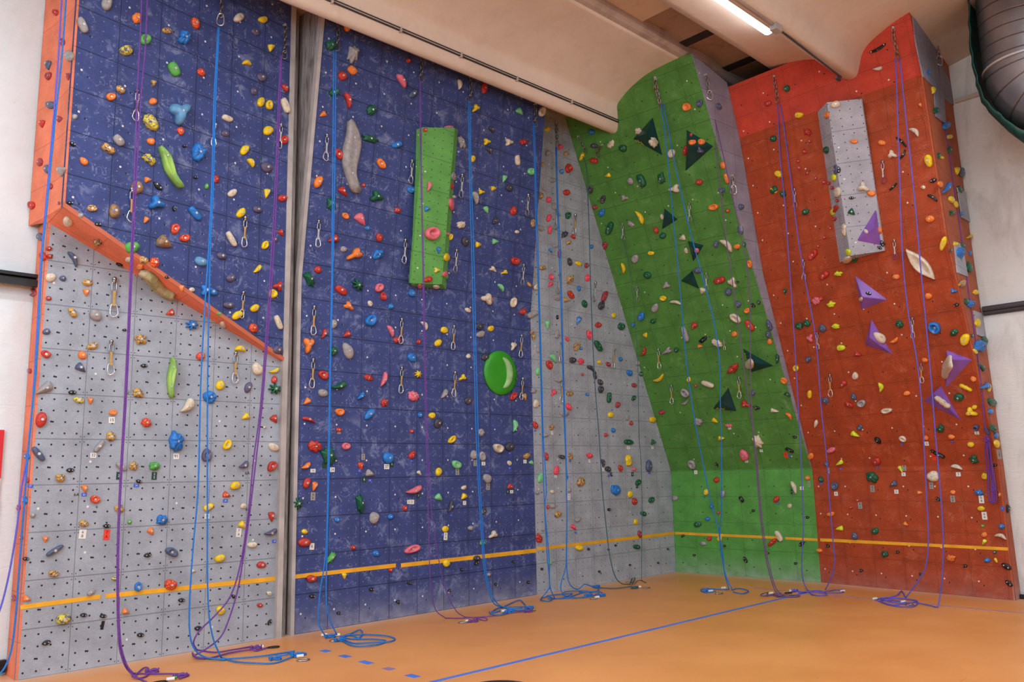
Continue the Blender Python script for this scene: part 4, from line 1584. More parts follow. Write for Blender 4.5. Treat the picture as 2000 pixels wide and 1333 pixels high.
CARD_DATA = """
218 821 12 12 W 15
182 890 12 10 W 32
344 892 11 11 W 91
301 930 10 15 D 22
232 930 10 15 D 2
59 950 11 6 U 27
164 967 10 6 U 63
266 949 10 6 U 24
161 1044 14 18 W 6B
208 1045 12 20 N 7A
200 1222 6 17 K -
149 967 10 14 0 6A
189 991 8 12 0 6
440 979 9 6 U 34
404 1009 9 9 W 22
466 1041 10 17 W 7A
483 925 8 14 0 6A
483 996 8 12 0 6B
536 1058 9 6 U 29
578 892 9 12 W 24
633 909 8 12 D -
649 918 9 9 W 24
611 920 10 7 W 16
662 846 7 4 G -
611 970 9 16 G 6b
709 893 7 12 G 6a
702 920 7 6 U 3
711 937 8 12 D 6
722 939 6 5 U 14
755 912 10 10 W 27
765 907 7 12 D 6
609 1068 9 13 W 6
798 981 6 8 W 2
803 901 6 4 U 1
804 981 9 9 W 2
817 969 6 9 D 7
893 922 7 13 G 6b
928 905 7 12 G 6b
944 906 7 7 W 2
995 886 5 4 U 8
995 915 5 4 U 8
1025 902 6 7 W 2
953 951 7 13 G 6a
991 961 5 9 D 3
999 961 6 6 W 6
907 983 6 8 W 7
881 1007 5 4 U 5
864 1045 5 5 U 1
870 1048 7 15 W 6A
1045 842 4 3 U 1
1078 846 4 7 W 7
1113 901 4 4 U 5
1151 901 4 6 W 7
1178 917 4 6 W 7
1085 931 5 5 W 2
1189 930 4 4 U 1
1111 971 5 12 W 6A
1124 1041 4 4 U 5
1227 875 6 6 W 17
1274 875 4 5 W 7
1235 927 4 8 D 3
1244 950 4 8 D 3
1268 925 4 3 U 1
1425 837 6 4 W 2
1487 881 6 5 W 9
1449 895 6 11 N 7A
1458 901 6 6 W 2
1535 889 7 11 N 7
1543 891 4 4 U 1
1359 923 6 7 W 6
1566 954 7 7 W 4
1580 946 5 12 G 6b
1546 961 4 9 D 3
1376 972 3 3 U 1
1520 984 4 4 U 1
1604 945 4 4 U 1
1618 920 5 11 G 6
1643 916 4 4 U 1
1714 912 4 4 U 1
1761 868 4 4 U 1
1766 914 8 12 G 6a
1765 927 8 7 W 5
1810 867 8 8 W 2
1860 863 4 4 U 1
1824 893 8 14 N 7
1908 846 9 6 W 2
1951 888 8 19 G 6
1872 927 9 8 W 2
1633 965 7 8 W 6
1704 955 8 13 G 6b
1751 961 8 8 W 5
1819 949 8 13 G 6a
1680 988 8 13 G 6a
1861 975 9 13 G 6b
1917 976 10 15 W 6B
1923 1008 10 15 W 6A
1958 994 6 8 U 1
"""
for y in (4.99, 5.83, 1.74, 2.56): wbox('trim_5', (4, y, 7.24), (16, .03, .10), M['strip'], kind='structure')
wbox('ceiling', (2.0, 1.2, 7.75), (20, 15, .1), M['concrete'], kind='structure')  # unseen cap above the roof, added to block world light leaking in

# ---------------------------------------------------------------- climbing holds
SHN = dict(b='rounded', j='pocketed', t='triangular', s='slender', h='horn-shaped', n='curved', y='three-lobed', z='star-shaped', f='lumpy', q='turtle-shaped', L='very long wavy', x='craggy', o='ring-shaped', S='thin bar', w='long wavy', c='knobbly', O='long pointed')
def rfun(sh, rnd):
    ph = rnd.uniform(0, 6.28); a2 = rnd.uniform(.02, .07); a3 = rnd.uniform(.02, .06); amp = {'x': .14, 'f': .09, 'q': .0}.get(sh, .02)
    ns = [(k, rnd.uniform(-amp, amp), rnd.uniform(0, 6.28)) for k in (4, 5, 7, 9)]
    def r(th):
        v = 1+a2*math.cos(2*th+ph)+a3*math.cos(3*th+ph*2)
        if sh == 't':
            m = (th % (2*math.pi/3))-math.pi/3; v = min(1.18, .62/max(.35, math.cos(m)))*1.0
            v = .25*.9+.75*v
        elif sh == 'y': v = .78+.30*math.cos(3*th)
        elif sh == 'z': v = .72+.34*math.cos(7*th)
        elif sh == 'q':
            v = .74
            for c_, w_, h_ in ((0, .28, .34), (.85, .2, .32), (-.85, .2, .32), (2.3, .2, .3), (-2.3, .2, .3), (3.14, .15, .12)):
                d = (th-c_+math.pi) % (2*math.pi)-math.pi; v += h_*math.exp(-(d/w_)**2)
        for k, a, p in ns: v += a*math.cos(k*th+p)
        return v
    return r
def hold_geo(x, y, L, W, ang, sh, seed, tree=None):
    h = wallhit((x, y), tree)
    if h is None:
        for dx in (3, -3, 6, -6, 10, -10, 14, -14):
            h = wallhit((x+dx, y))
            if h: break
        if h is None: return None
    P0, N, (sec, vol) = h
    rnd = random.Random(seed); dist = (P0-CAM).length
    mpp = dist/FPX; size = math.sqrt(L*W)*mpp
    hh = max(.014, min(.12, .36*size))
    if sh == 'L': hh = .075
    if sh in 'S': hh = .022
    if sh == 'o': hh = .06
    if sh == 'O': hh = .06
    if sh == 'w': hh = min(hh, .045)
    if sh == 'q' and L > 30: hh = .07
    N0 = P0+N*hh*.35
    a = math.radians(ang); e1 = (math.cos(a), math.sin(a)); e2 = (-math.sin(a), math.cos(a))
    rf_ = rfun(sh, rnd); n = {'z': 42, 'q': 40, 'L': 44, 'w': 32, 'c': 36, 'f': 30, 'x': 28}.get(sh, 22)
    if L < 13 and sh in 'bjts': n = 14
    bend = {'n': .62, 'h': .35, 'w': .25, 'S': .38}.get(sh, 0)*(1 if rnd.random() < .5 else 1)
    prof = [(1.0, 0), (.97, .38), (.86, .72), (.64, .93), (.34, 1.0)]
    if sh == 'j': prof = [(1.0, 0), (.98, .45), (.85, .88), (.66, 1.0), (.46, .78), (.26, .5)]
    if sh == 'o': prof = [(1.0, 0), (.97, .5), (.85, .95), (.68, 1.0), (.5, .7), (.42, .15)]
    if sh == 't': prof = [(1.0, 0), (.95, .35), (.7, .75), (.4, .97), (.15, 1.0)]
    if sh == 'q': prof = [(1.0, 0), (.97, .25), (.88, .4), (.72, .62), (.5, .9), (.25, 1.0)]
    if sh == 'O': prof = [(1.0, 0), (.98, .5), (.9, .95), (.75, 1.0), (.5, .72), (.25, .6)]
    if sh == 'S': prof = [(1.0, 0), (1.0, .8), (.85, 1.0), (.5, 1.0), (.2, 1.0)]
    if sh == 'L': prof = [(1.0, 0), (.97, .4), (.85, .75), (.6, .95), (.3, .85)]
    def mp_(s, t, hk):
        if sh == 'h': t = t*(1-.62*(s+1)/2)
        if sh in 'sS': pass
        if sh in 'w': t = t*(1+.22*math.cos(6*s+1))
        if sh == 'c': t = t*(.72+.28*abs(math.cos(4.7*s)))
        if sh == 'L': t = t*(.78+.2*math.cos(4.2*s+.8))+.32*math.sin(3.1*s+.4)
        if sh == 'O': t = t*max(.10, (1-.9*abs(s)**2.6))
        if bend: t = t*(.55 if sh in 'n' else .8)+bend*(s*s-.35)*(1.0 if sh != 'S' else 1.6)
        px = x+e1[0]*s*L/2+e2[0]*t*W/2; py = y+e1[1]*s*L/2+e2[1]*t*W/2
        q = hit_pl((px, py), N, N0)
        return q+N*(hk-hh*.35)
    vs = []; fs = []
    nz = [rnd.uniform(-1, 1) for _ in range(n)]
    ham = {'x': .28, 'f': .30, 'L': .12, 'q': .05}.get(sh, .05)
    fl_ = rnd.uniform(0, 6.28)
    for ki, (sc, hk) in enumerate(prof):
        for k in range(n):
            th = 2*math.pi*k/n; r = rf_(th)*(sc if sh not in 'zyq' or sc > .9 else sc)
            if sh in 'zyxfq': r = (rf_(th)*sc**1.0*sc+(1-sc)*.7*sc) if ki > 1 else rf_(th)*sc
            s, t = r*math.cos(th), r*math.sin(th)
            if sh in 'SscL': 
                s = math.copysign(abs(math.cos(th))**.7, math.cos(th))*sc; t = math.copysign(abs(math.sin(th))**.7, math.sin(th))*sc
                if sc < .9: s = s/sc*min(1, sc+.18)
            hv = hh*hk
            if ki > 0: hv *= 1+ham*nz[(k+ki*3) % n]*(1 if sh in 'xf' else .6)+.10*math.cos(th+fl_)
            if sh == 'f': hv *= 1+.25*math.sin(5*s+seed)*math.cos(4*t)
            if sh == 'c' and ki > 0: hv *= .7+.3*abs(math.cos(4.7*s))
            vs.append(mp_(s, t, hv))
    m = len(prof)
    for i in range(m-1):
        for k in range(n): fs.append((i*n+k, i*n+(k+1) % n, (i+1)*n+(k+1) % n, (i+1)*n+k))
    ctr_h = hh*(.5 if sh == 'j' else .12 if sh == 'o' else .55 if sh in 'O' else .8 if sh == 'L' else 1.0)
    vs.append(mp_(0, 0, ctr_h)); ci = len(vs)-1
    for k in range(n): fs.append(((m-1)*n+k, (m-1)*n+(k+1) % n, ci))
    fs.append(tuple(range(n))[::-1])
    return vs, fs, P0, N, sec, mp_, ctr_h, hh, vol

HOLDS = []
for line in HOLD_DATA.strip().split('\n'):
    t = line.split()
    HOLDS.append(dict(x=float(t[0]), y=float(t[1]), L=float(t[2]), W=float(t[3]), a=float(t[4]), c=t[5], s=t[6]))
big = sorted([h for h in HOLDS if h['c'] not in 'kK' or h['s'] in 'Ssbx'], key=lambda h: -h['L']*h['W'])
feet = [h for h in HOLDS if h not in big]
keep, rest = big[:300], big[300:]
IND = []     # for labels: (x, y, description, section, object)
def bolt_at(par, P, N, r=.011):
    m = MB(); q = N.orthogonal().normalized(); m.tube([P-N*.006, P+N*.004], r, 10)
    o = m.build('bolt', M['bolt']); ch(o, par); return o
for i, h in enumerate(keep):
    g = hold_geo(h['x'], h['y'], h['L'], h['W'], h['a'], h['s'], i*13+5)
    if g is None: continue
    vs, fs, P0, N, sec, mp_, ch_, hh, vol = g
    me = mesh('climbing_hold', local(vs, P0), fs, holdmat(h['c']), True); fixn(me)
    o = mk('climbing_hold', me); o.location = P0
    if h['s'] not in 'SLO':
        bolt_at(o, mp_(0, 0, ch_), N, .009 if h['L'] < 20 else .012)
    elif h['s'] == 'S':
        for s_ in (-.8, .8): bolt_at(o, mp_(s_, 0, ch_), N, .008)
    else:
        for s_ in (-.5, .45): bolt_at(o, mp_(s_, 0, ch_*1.05), N, .010)
    h['sec'] = sec
    sz = math.sqrt(h['L']*h['W'])
    d = ('large ' if sz > 24 else '')+CN[h['c']]+' '+SHN[h['s']]
    IND.append([h['x'], h['y'], d, sec, o, 'hold', 'climbing hold', 'bolt-on climbing holds'])
# the many smaller holds: one object
V, F, FM, MATS = [], [], [], []
for i, h in enumerate(rest):
    g = hold_geo(h['x'], h['y'], h['L'], h['W'], h['a'], h['s'], i*7+9001)
    if g is None: continue
    c = holdmat(h['c'])
    if c not in MATS: MATS.append(c)
    n0 = len(V); V += g[0]; F += [tuple(k+n0 for k in f) for f in g[1]]; FM += [MATS.index(c)]*len(g[1])
    # bolt head
    P = g[5](0, 0, g[6]); N = g[3]; m = MB(); m.tube([P-N*.004, P+N*.003], .008, 6)
    if M['bolt'] not in MATS: MATS.append(M['bolt'])
    n0 = len(V); V += m.v; F += [tuple(k+n0 for k in f) for f in m.f]; FM += [MATS.index(M['bolt'])]*len(m.f)
me = mesh('climbing_hold', V, F, MATS, True, FM); fixn(me)
mk('climbing_hold', me, None, kind='stuff', label='the many smaller bolt-on holds of all colours scattered over every climbing wall', category='climbing hold')

# small black screw-on footholds
fm_ = MB(); pts = []
for z, s in ((0, 1), (.012, .95), (.022, .7)):
    pts.append([(math.cos(t)*s*.5*(1+.18*math.cos(2*t)), math.sin(t)*s*.34, z/.03) for t in [2*math.pi*k/12 for k in range(12)]])
vs = [p for r in pts for p in r]; fs = [(i*12+k, i*12+(k+1) % 12, (i+1)*12+(k+1) % 12, (i+1)*12+k) for i in range(2) for k in range(12)]+[tuple(range(24, 36)), tuple(range(12))[::-1]]
fbody = mesh('foothold', vs, fs, M['black'], True); fixn(fbody)
sb = MB()
sb.tube([(0, 0, -.15), (0, 0, .1)], .085, 8); fscrew = mesh('screw', sb.v, sb.f, M['bolt']); fixn(fscrew)
fproto = None
for i, h in enumerate(feet):
    w_ = wallhit((h['x'], h['y']))
    if w_ is None: continue
    P0, N, (sec, vol) = w_; mpp = (P0-CAM).length/FPX
    a = math.radians(h['a']); q = hit_pl((h['x']+math.cos(a)*5, h['y']+math.sin(a)*5), N, P0)
    X_ = (q-P0).normalized(); Y_ = N.cross(X_)
    sx = h['L']*mpp*.88
    Mx = Matrix(((X_.x, Y_.x, N.x), (X_.y, Y_.y, N.y), (X_.z, Y_.z, N.z))).to_4x4()
    Mx = Matrix.Translation(P0) @ Mx @ Matrix.Diagonal((sx, sx, .03, 1))
    o = mk('foothold', fbody); o.matrix_world = Mx
    for s_ in (-.25, .25):
        b = mk('screw', fscrew, o); b.location = (s_, 0, .72)
    o['group'] = 'small black footholds'
    IND.append([h['x'], h['y'], 'small black', sec, o, 'foothold', 'foothold', 'small black footholds'])

# round green dish
dn = Vector((0, -1, 0)); dc = Vector((7.47, 7.98, 2.925))
vs, fs = [], []; nn2 = 56
prf = [(1.0, 0, 0), (1.0, .022, 0), (.985, .03, 0), (.80, .045, .0), (.60, .05, .0), (.45, .05, 0), (.25, .052, 0)]
for r_, z_, _ in prf:
    for k in range(nn2):
        th = 2*math.pi*k/nn2; X_ = math.cos(th)*r_*.295; Z_ = math.sin(th)*r_*.295
        vs.append((X_, -z_, Z_))
fs = [(i*nn2+k, i*nn2+(k+1) % nn2, (i+1)*nn2+(k+1) % nn2, (i+1)*nn2+k) for i in range(len(prf)-1) for k in range(nn2)]+[tuple((len(prf)-1)*nn2+k for k in range(nn2)), tuple(range(nn2))[::-1]]
me = mesh('dish_volume', vs, fs, M['dish'], True); fixn(me); dish = mk('dish_volume', me, None, label='big round bright green dish volume with a crescent ridge, on the blue wall', category='dish volume'); dish.location = dc
m = MB(); cr = []; rr = []
for k in range(25):
    t = -1.35+2.7*k/24; cr.append((dc.x-.02+.165*math.cos(t)*.95, dc.y-.045, dc.z+.205*math.sin(t))); rr.append(.006+.052*math.cos(t/1.35*math.pi/2)**.7 if abs(t) < 1.349 else .006)
m.tube(cr, rr, 10); o = m.build('crescent_ridge', M['dish_rub'], None, True); ch(o, dish); o['label'] = 'chalky pale green crescent ridge'
for v in o.data.vertices: v.co.y = (v.co.y-7.935)*.8+7.935 if v.co.y < 7.935 else v.co.y
m = MB()
for k, dz in enumerate((.05, .03, .012, -.006, -.024, -.044)): m.box((dc.x+.243, dc.y-.041, dc.z+dz-.03), (.016, .004, .008+.004*(k % 2)))
ch(m.build('printed_mark', M['ink']), dish)
tri = [(7.47, 'x')]

# ---------------------------------------------------------------- quickdraws
def oval(w_, h_, k=20, cx=0, cz=0, sk=0):
    return [(cx+w_/2*math.sin(2*math.pi*i/k)*(1+sk*math.cos(2*math.pi*i/k)), 0, cz+h_/2*math.cos(2*math.pi*i/k)) for i in range(k)]
def racetrack(w_, h_, cz, k=6):
    r = w_/2; s = h_/2-r; out = []
    for i in range(k+1): t = math.pi*i/k; out.append((r*math.cos(t), 0, cz+s+r*math.sin(t)))
    for i in range(k+1): t = math.pi+math.pi*i/k; out.append((r*math.cos(t), 0, cz-s+r*math.sin(t)))
    return out
QM = {}
m = MB(); m.tube([(0, .05, 0), (0, -.012, 0)], .016, 10); m.box((0, -.004, -.018), (.022, .006, .04)); QM['hanger'] = m
m = MB(); m.tube(racetrack(.036, .085, -.068), .0055, 6, True); QM['quick_link'] = m
m = MB(); m.box((0, -.004, -.165), (.017, .005, .125)); m.box((0, -.004, -.118), (.021, .009, .03)); m.box((0, -.004, -.212), (.021, .009, .03)); QM['sling'] = m
carp = [(.020, 0, -.222), (.004, 0, -.212), (-.016, 0, -.216), (-.024, 0, -.232), (-.036, 0, -.278), (-.030, 0, -.298), (-.010, 0, -.316), (.012, 0, -.316), (.024, 0, -.300), (.026, 0, -.26)]
cc_ = spline(carp+[carp[0]], 3)[:-1]
m = MB(); m.tube([(p.x, -.002, p.z) for p in cc_], .0058, 6, True); QM['carabiner'] = m
QME = {}
for sl, cb in (('t', 'white_carab'), ('s', 'steel'), ('w', 'white_carab'), ('r', 'anod_p'), ('p', 'steel')):
    for k, m in QM.items():
        mat = M['steel'] if k in ('hanger', 'quick_link') else M[{'t': 'sling_t', 's': 'sling_w', 'w': 'sling_w', 'r': 'sling_w', 'p': 'sling_p'}[sl]] if k == 'sling' else M[cb]
        if k == 'carabiner' and sl == 't': mat = M['white_carab']
        me = mesh(k, m.v, m.f, mat, k != 'sling'); fixn(me); QME[(sl, k)] = me
SLN = dict(t='tan', s='pale grey', w='pale grey', r='pale grey', p='purple and white')
for line in QD_DATA.strip().split('\n'):
    t = line.split(); x, y0, y1 = map(float, t[:3]); sl = t[3]; xb = float(t[4]) if len(t) > 4 else x
    w_ = wallhit((x, y0))
    if w_ is None: continue
    P0, N, (sec, vol) = w_; P1 = P0+N*.025
    Pb = hit_pl((xb, y1), Vector((N.x, N.y, 0)).normalized(), P1+N*.01)
    ln = (P1-Pb).length; sc = ln/.322
    yaw = math.atan2(-N.x, N.y)+math.pi
    tilt = 0
    root = empty('quickdraw', P1); root.rotation_euler = (0, 0, yaw)
    root.scale = (sc, sc, sc)
    dh = (Pb-P1); 
    ax = Matrix.Rotation(yaw, 3, 'Z') @ Vector((1, 0, 0)); lean = math.atan2(dh.dot(ax), -dh.z)
    root.rotation_euler = (0, -lean, yaw)
    for k in ('hanger', 'quick_link', 'sling', 'carabiner'):
        o = mk(k, QME[(sl, k)], root)
        if k == 'carabiner' and sl == 'r': o['label'] = 'purple carabiner'
        if k == 'carabiner' and (int(x) % 3 == 0): o.scale = (-1, 1, 1)
    IND.append([x, (y0+y1)/2, SLN[sl]+' sling', sec, root, 'quickdraw', 'quickdraw', 'quickdraws hanging on the walls'])

# ---------------------------------------------------------------- number cards
def textmesh(s, size):
    cu = bpy.data.curves.new('writing', 'FONT'); cu.body = s; cu.size = size; cu.align_x = 'CENTER'; cu.align_y = 'CENTER'; cu.extrude = .0006; cu.resolution_u = 2
    to = bpy.data.objects.new('writing', cu); COL.objects.link(to); bpy.context.view_layer.update()
    me = bpy.data.meshes.new_from_object(to); bpy.data.objects.remove(to); bpy.data.curves.remove(cu); me.name = 'writing'; return me
CDN = dict(W='white', D='dark green', U='small blue', N='bright red', G='grey tape', K='black')
for line in CARD_DATA.strip().split('\n'):
    t = line.split(); x, y, cw, chh = map(float, t[:4]); kind = t[4]; txt = t[5]
    w_ = wallhit((x, y), TREE)
    if w_ is None: continue
    P0, N, (sec, vol) = w_
    A, B_2, C_, D_ = [hit_pl(p, N, P0+N*.004) for p in ((x-cw/2, y+chh/2), (x+cw/2, y+chh/2), (x+cw/2, y-chh/2), (x-cw/2, y-chh/2))]
    right = (B_2-A); wd = right.length; right.normalize(); upv = N.cross(right).normalized(); hd = abs((D_-A).dot(upv))
    if right.dot(RT) < 0: right = -right
    upv = N.cross(right).normalized()
    if upv.z < 0: upv = -upv
    Rm = Matrix(((right.x, upv.x, N.x), (right.y, upv.y, N.y), (right.z, upv.z, N.z))).to_4x4()
    if kind == '0':
        me = textmesh(txt[0] if len(txt) == 1 else txt, hd*.62); me.materials.clear(); me.materials.append(M['ink'])
        o = mk('wall_writing', me); o.matrix_world = Matrix.Translation(P0+N*.002) @ Rm
        IND.append([x, y, 'black handwritten '+txt, sec, o, 'mark', 'writing', 'handwritten route marks'])
        continue
    m = MB(); m.box((0, 0, 0), (wd, hd, .002)); me = mesh('number_card', m.v, m.f, M['card_'+kind]); fixn(me)
    nm = 'tape_strip' if kind == 'K' else 'number_card'
    o = mk(nm, me); o.matrix_world = Matrix.Translation(P0+N*.003) @ Rm
    if txt != '-' and cw >= 4:
        tm = textmesh(txt if len(txt) > 1 and hd < wd*1.25 else '\n'.join(txt), min(hd*.8/(1 if (len(txt) == 1 or hd < wd*1.25) else len(txt)*.95), wd*.75))
        tm.materials.clear(); tm.materials.append(M['ink_w'] if kind in 'UD' else M['ink'])
        b = mk('writing', tm, o); b.location = (0, 0, .0016)
    cat_ = 'tape' if kind == 'K' else 'number card'
    IND.append([x, y, ('black tape strip' if kind == 'K' else CDN[kind]+' card reading '+txt), sec, o, '', cat_, 'route number cards'])

# ---------------------------------------------------------------- labels for all of these
SECN = {'left grey panel': 'left grey wall', 'left blue panel': 'left blue wall', 'green base wall': 'light green base wall', 'bright red top band': 'bright red top band', 'lilac grey side of the green overhang': 'lilac side panel'}
used = set()
def rel(a, b):
    dx, dy = b[0]-a[0], b[1]-a[1]
    if abs(dx) > abs(dy): return 'left of' if dx > 0 else 'right of'
    return 'above' if dy > 0 else 'below'
ORD = ['', 'second ', 'third ', 'fourth ', 'fifth ', 'sixth ', 'seventh ', 'eighth ', 'ninth ', 'tenth ', 'eleventh ', 'twelfth ', 'thirteenth ', 'fourteenth ', 'fifteenth ', 'sixteenth ', 'seventeenth ', 'eighteenth ', 'nineteenth ', 'twentieth ']
holds_only = [q for q in IND if q[5] == 'hold']
for q in IND:
    sec = SECN.get(q[3], q[3]); noun = (' '+q[5]) if q[5] else ''
    base = q[2]+noun+' on the '+sec
    nb = sorted((n_ for n_ in holds_only if n_ is not q and n_[3] == q[3]), key=lambda n_: (n_[0]-q[0])**2+(n_[1]-q[1])**2)[:4]
    same = [z for z in IND if z[2] == q[2] and z[3] == q[3] and z[5] == q[5]]
    cands = []
    if len(same) == 1 and not nb: cands.append(base)
    elif len(same) == 1 and q[5]: cands.append('the only '+base)
    for n_ in nb:
        nd = n_[2].replace('large ', '')
        cands.append(base+', '+('just ' if math.hypot(n_[0]-q[0], n_[1]-q[1]) < 40 else '')+rel(q, n_)+' a '+nd+' one')
    byh = sorted(same, key=lambda z: z[1]); k = byh.index(q); n = len(byh)
    fb = []
    if n > 1:
        if k < (n+1)//2 and k < 20: fb.append(base+', '+('highest' if k == 0 else ORD[k]+'highest')+' of its kind there')
        elif n-1-k < 20: fb.append(base+', '+('lowest' if k == n-1 else ORD[n-1-k]+'lowest')+' of its kind there')
    byx = sorted(same, key=lambda z: z[0]); kx = byx.index(q)
    if kx < 20: fb.append(base+', '+ORD[kx]+('from the left' if kx else 'leftmost')+' of its kind')
    lab = None
    for c_ in cands+fb:
        c_ = c_.replace('a amber', 'an amber').replace('a orange', 'an orange')
        if c_ not in used and 4 <= len(c_.split()) <= 16: lab = c_; break
    if lab is None: lab = base+', %d cm from the corner' % int(q[0])
    used.add(lab)
    q[4]['label'] = lab; q[4]['category'] = q[6]; q[4]['group'] = q[7]
# ---------------------------------------------------------------- tape lines on walls and floor lines
def wallstrip(name, pts, wpx, mat, **kw):
    vs = []; fs = []; hits = []
    for a, b in zip(pts[:-1], pts[1:]):
        n_ = 14
        for i in range(n_+(1 if b == pts[-1] else 0)):
            t = i/n_; hits.append((a[0]+(b[0]-a[0])*t, a[1]+(b[1]-a[1])*t))
    for i, p in enumerate(hits):
        for s in (-wpx/2, wpx/2):
            q = wallhit((p[0], p[1]+s), TREEW)
            vs.append(q[0]+q[1]*.0025)
    for i in range(len(hits)-1): fs.append((2*i, 2*i+1, 2*i+3, 2*i+2))
    me = mesh(name, vs, fs, mat); bm = bmesh.new(); bm.from_mesh(me); bmesh.ops.solidify(bm, geom=bm.faces[:], thickness=.001); bm.to_mesh(me); bm.free()
    return mk(name, me, None, **kw)
TREEW = BVHTree.FromPolygons(BV, [p for p, s in zip(BP, BS) if not s[1]])
for pts, wp, lb in (([(40, 1187), (196, 1166)], 9, 'left grey wall, its left piece'), ([(206, 1165), (546, 1130)], 9, 'left grey wall, its long right piece'),
                    ([(576, 1127), (773, 1105)], 8, 'middle blue wall, its left piece'), ([(783, 1105), (1047, 1076)], 8, 'middle blue wall, its right piece'),
                    ([(1049, 1073), (1317, 1042)], 6, 'grey gully wall'), ([(1319, 1042), (1520, 1051)], 5, 'light green base wall, left piece'), ([(1534, 1052), (1597, 1055)], 5, 'light green base wall, short right piece'), ([(1602, 1055), (1969, 1073)], 6, 'rust red wall')):
    wallstrip('tape_line', pts, wp, M['tape'], label='yellow tape line near the foot of the '+lb, category='tape', group='yellow tape lines')
def floorbox(name, x0_, x1_, y0_, y1_, mat, **kw):
    m = MB(); m.box(((x0_+x1_)/2, (y0_+y1_)/2, .0015), (x1_-x0_, y1_-y0_, .003)); return m.build(name, mat, None, **kw)
floorbox('floor_line', -2, 10.35, 5.33, 5.375, M['line_blue'], label='bright blue court line running across the orange floor', category='floor marking')
floorbox('floor_line', 10.345, 10.375, -2, 6.1, M['line_purple'], label='faint purple court line on the floor along the red wall', category='floor marking')
for a, b, l in (((626, 1271), (645, 1274), 'farthest'), ((664, 1281), (684, 1285), 'second farthest'), ((703, 1292), (727, 1298), 'middle'), ((747, 1306), (772, 1309), 'short, pale fourth'), ((793, 1319), (819, 1324), 'nearest')):
    p, q = hit_ax(a, 2, 0), hit_ax(b, 2, 0)
    c_ = (p+q)/2; dv = q-p; m = MB(); m.box((c_.x, c_.y, .0015), (.07, max(.05, abs(dv.y)*.82), .003))
    m.build('floor_dash', M['line_purple'] if 'pale' in l else M['line_blue'], None, label=l+' blue dash of the dashed line on the orange floor', category='floor marking', group='blue floor dashes')

# ---------------------------------------------------------------- ropes
def plY(y, k=0): return lambda p: hit_pl(p, Vector((0, 1, -k)), Vector((0, y, 0)))
def plX(x, k=0): return lambda p: hit_pl(p, Vector((1, 0, -k)), Vector((x, 0, 0)))
def wallf(off=.07):
    st = {'last': None}
    def f(p):
        w_ = wallhit(p, TREEW)
        if w_ is None: return hit_pl(p, Vector((0, 1, 0)), st['last'] or Vector((0, 3.2, 0)))
        q = w_[0]+w_[1]*off; d = (q-CAM).length
        st['last'] = w_[0]+w_[1]*off
        return CAM+rayd(*p).normalized()*d
    return f
def ropepts(px, f, r=.006):
    out = []
    for p in px:
        q = f(p)
        if q.z < r*1.2: q = hit_ax(p, 2, r*1.2)
        out.append(q)
    return out
def P2(s): 
    v = [float(a) for a in s.replace(',', ' ').split()]; return list(zip(v[::2], v[1::2]))
def rope(strands, f, mat, label, ends=(), coils=(), r=.0072):
    parts = []
    root = None
    for s in strands:
        q = ropepts(P2(s), f, r)
        if root is None: root = empty('climbing_rope', (q[-1].x, q[-1].y, 0), label=label, category='rope')
        m = MB(); m.tube(spline(q, 5), r, 7); ch(m.build('rope_strand', M[mat], None, True), root)
    for s in coils:
        q = [hit_ax(p, 2, r*1.3+.004*(i % 3)) for i, p in enumerate(P2(s))]
        m = MB(); m.tube(spline(q, 5), r, 7); ch(m.build('rope_coil', M[mat], None, True), root)
    for e in ends:
        k, x, y = e[0], e[1], e[2]; ang = e[3] if len(e) > 3 else 0
        c = hit_ax((x, y), 2, .02); d = Vector((math.cos(ang), math.sin(ang), 0)); s_ = Vector((-d.y, d.x, 0))
        m = MB()
        if k == 'knot':
            pts = [c+d*(.05*math.cos(2*t))+s_*(.022*math.sin(3*t))+Vector((0, 0, .012*math.cos(5*t))) for t in [2*math.pi*i/36 for i in range(36)]]
            m.tube(pts, r*1.05, 7, True); ch(m.build('knot', M[mat], None, True), root)
        elif k in ('steel', 'black', 'carab'):
            mat_ = M['steel'] if k != 'black' else M['black']
            pts = [c+d*(.055*math.cos(t))+s_*(.032*math.sin(t)*(1+.25*math.cos(t)))-Vector((0, 0, .012)) for t in [2*math.pi*i/24 for i in range(24)]]
            m.tube(pts, .006, 7, True); cb = m.build('carabiner', mat_, None, True); ch(cb, root)
            m = MB(); a0 = c+s_*.03-d*.03-Vector((0, 0, .01)); m.tube([a0, a0+d*.055], .0075, 8); g_ = m.build('gate', M['gold'] if k == 'black' else M['steel']); g_.parent = cb; g_.matrix_parent_inverse = cb.matrix_world.inverted() if False else Matrix.Translation(-root.location)
        elif k == 'white':
            m.tube([c-d*.03, c+d*.03], r*1.9, 8); ch(m.build('tape_sleeve', M['white']), root)
        elif k == 'green':
            m.tube([c-d*.012, c+d*.012], r*1.6, 8); ch(m.build('tape_sleeve', M['dish']), root)
    return root
FA = -.3
rope(['278 -30 273 90 268 180 264 300 256 500 245 750 234 950 229 1100 231 1240 240 1290 256 1316 286 1333', '289 -30 284 90 276 180 269 300 259 500 248 750 236 950 231 1100 234 1240 246 1296 262 1318'], plY(7.42), 'rope_purple',
     'dark purple rope hanging down the left wall to a loose coil at bottom left', [('knot', 297, 1311, FA), ('knot', 352, 1320, FA), ('white', 333, 1327, FA), ('green', 342, 1324, FA), ('black', 312, 1330, FA)],
     ['262 1322 280 1306 290 1307 288 1320 270 1326 258 1322', '256 1316 300 1317 350 1317 369 1319 350 1326'])
rope(['122 -30 114 110 103 250 90 400 81 500 74 620 67 740 60 830 52 900 41 960 33 1030 20 1110 5 1175 -14 1230'], plY(7.46), 'rope_violet', 'violet-blue rope along the left edge, running out of frame low at the left')
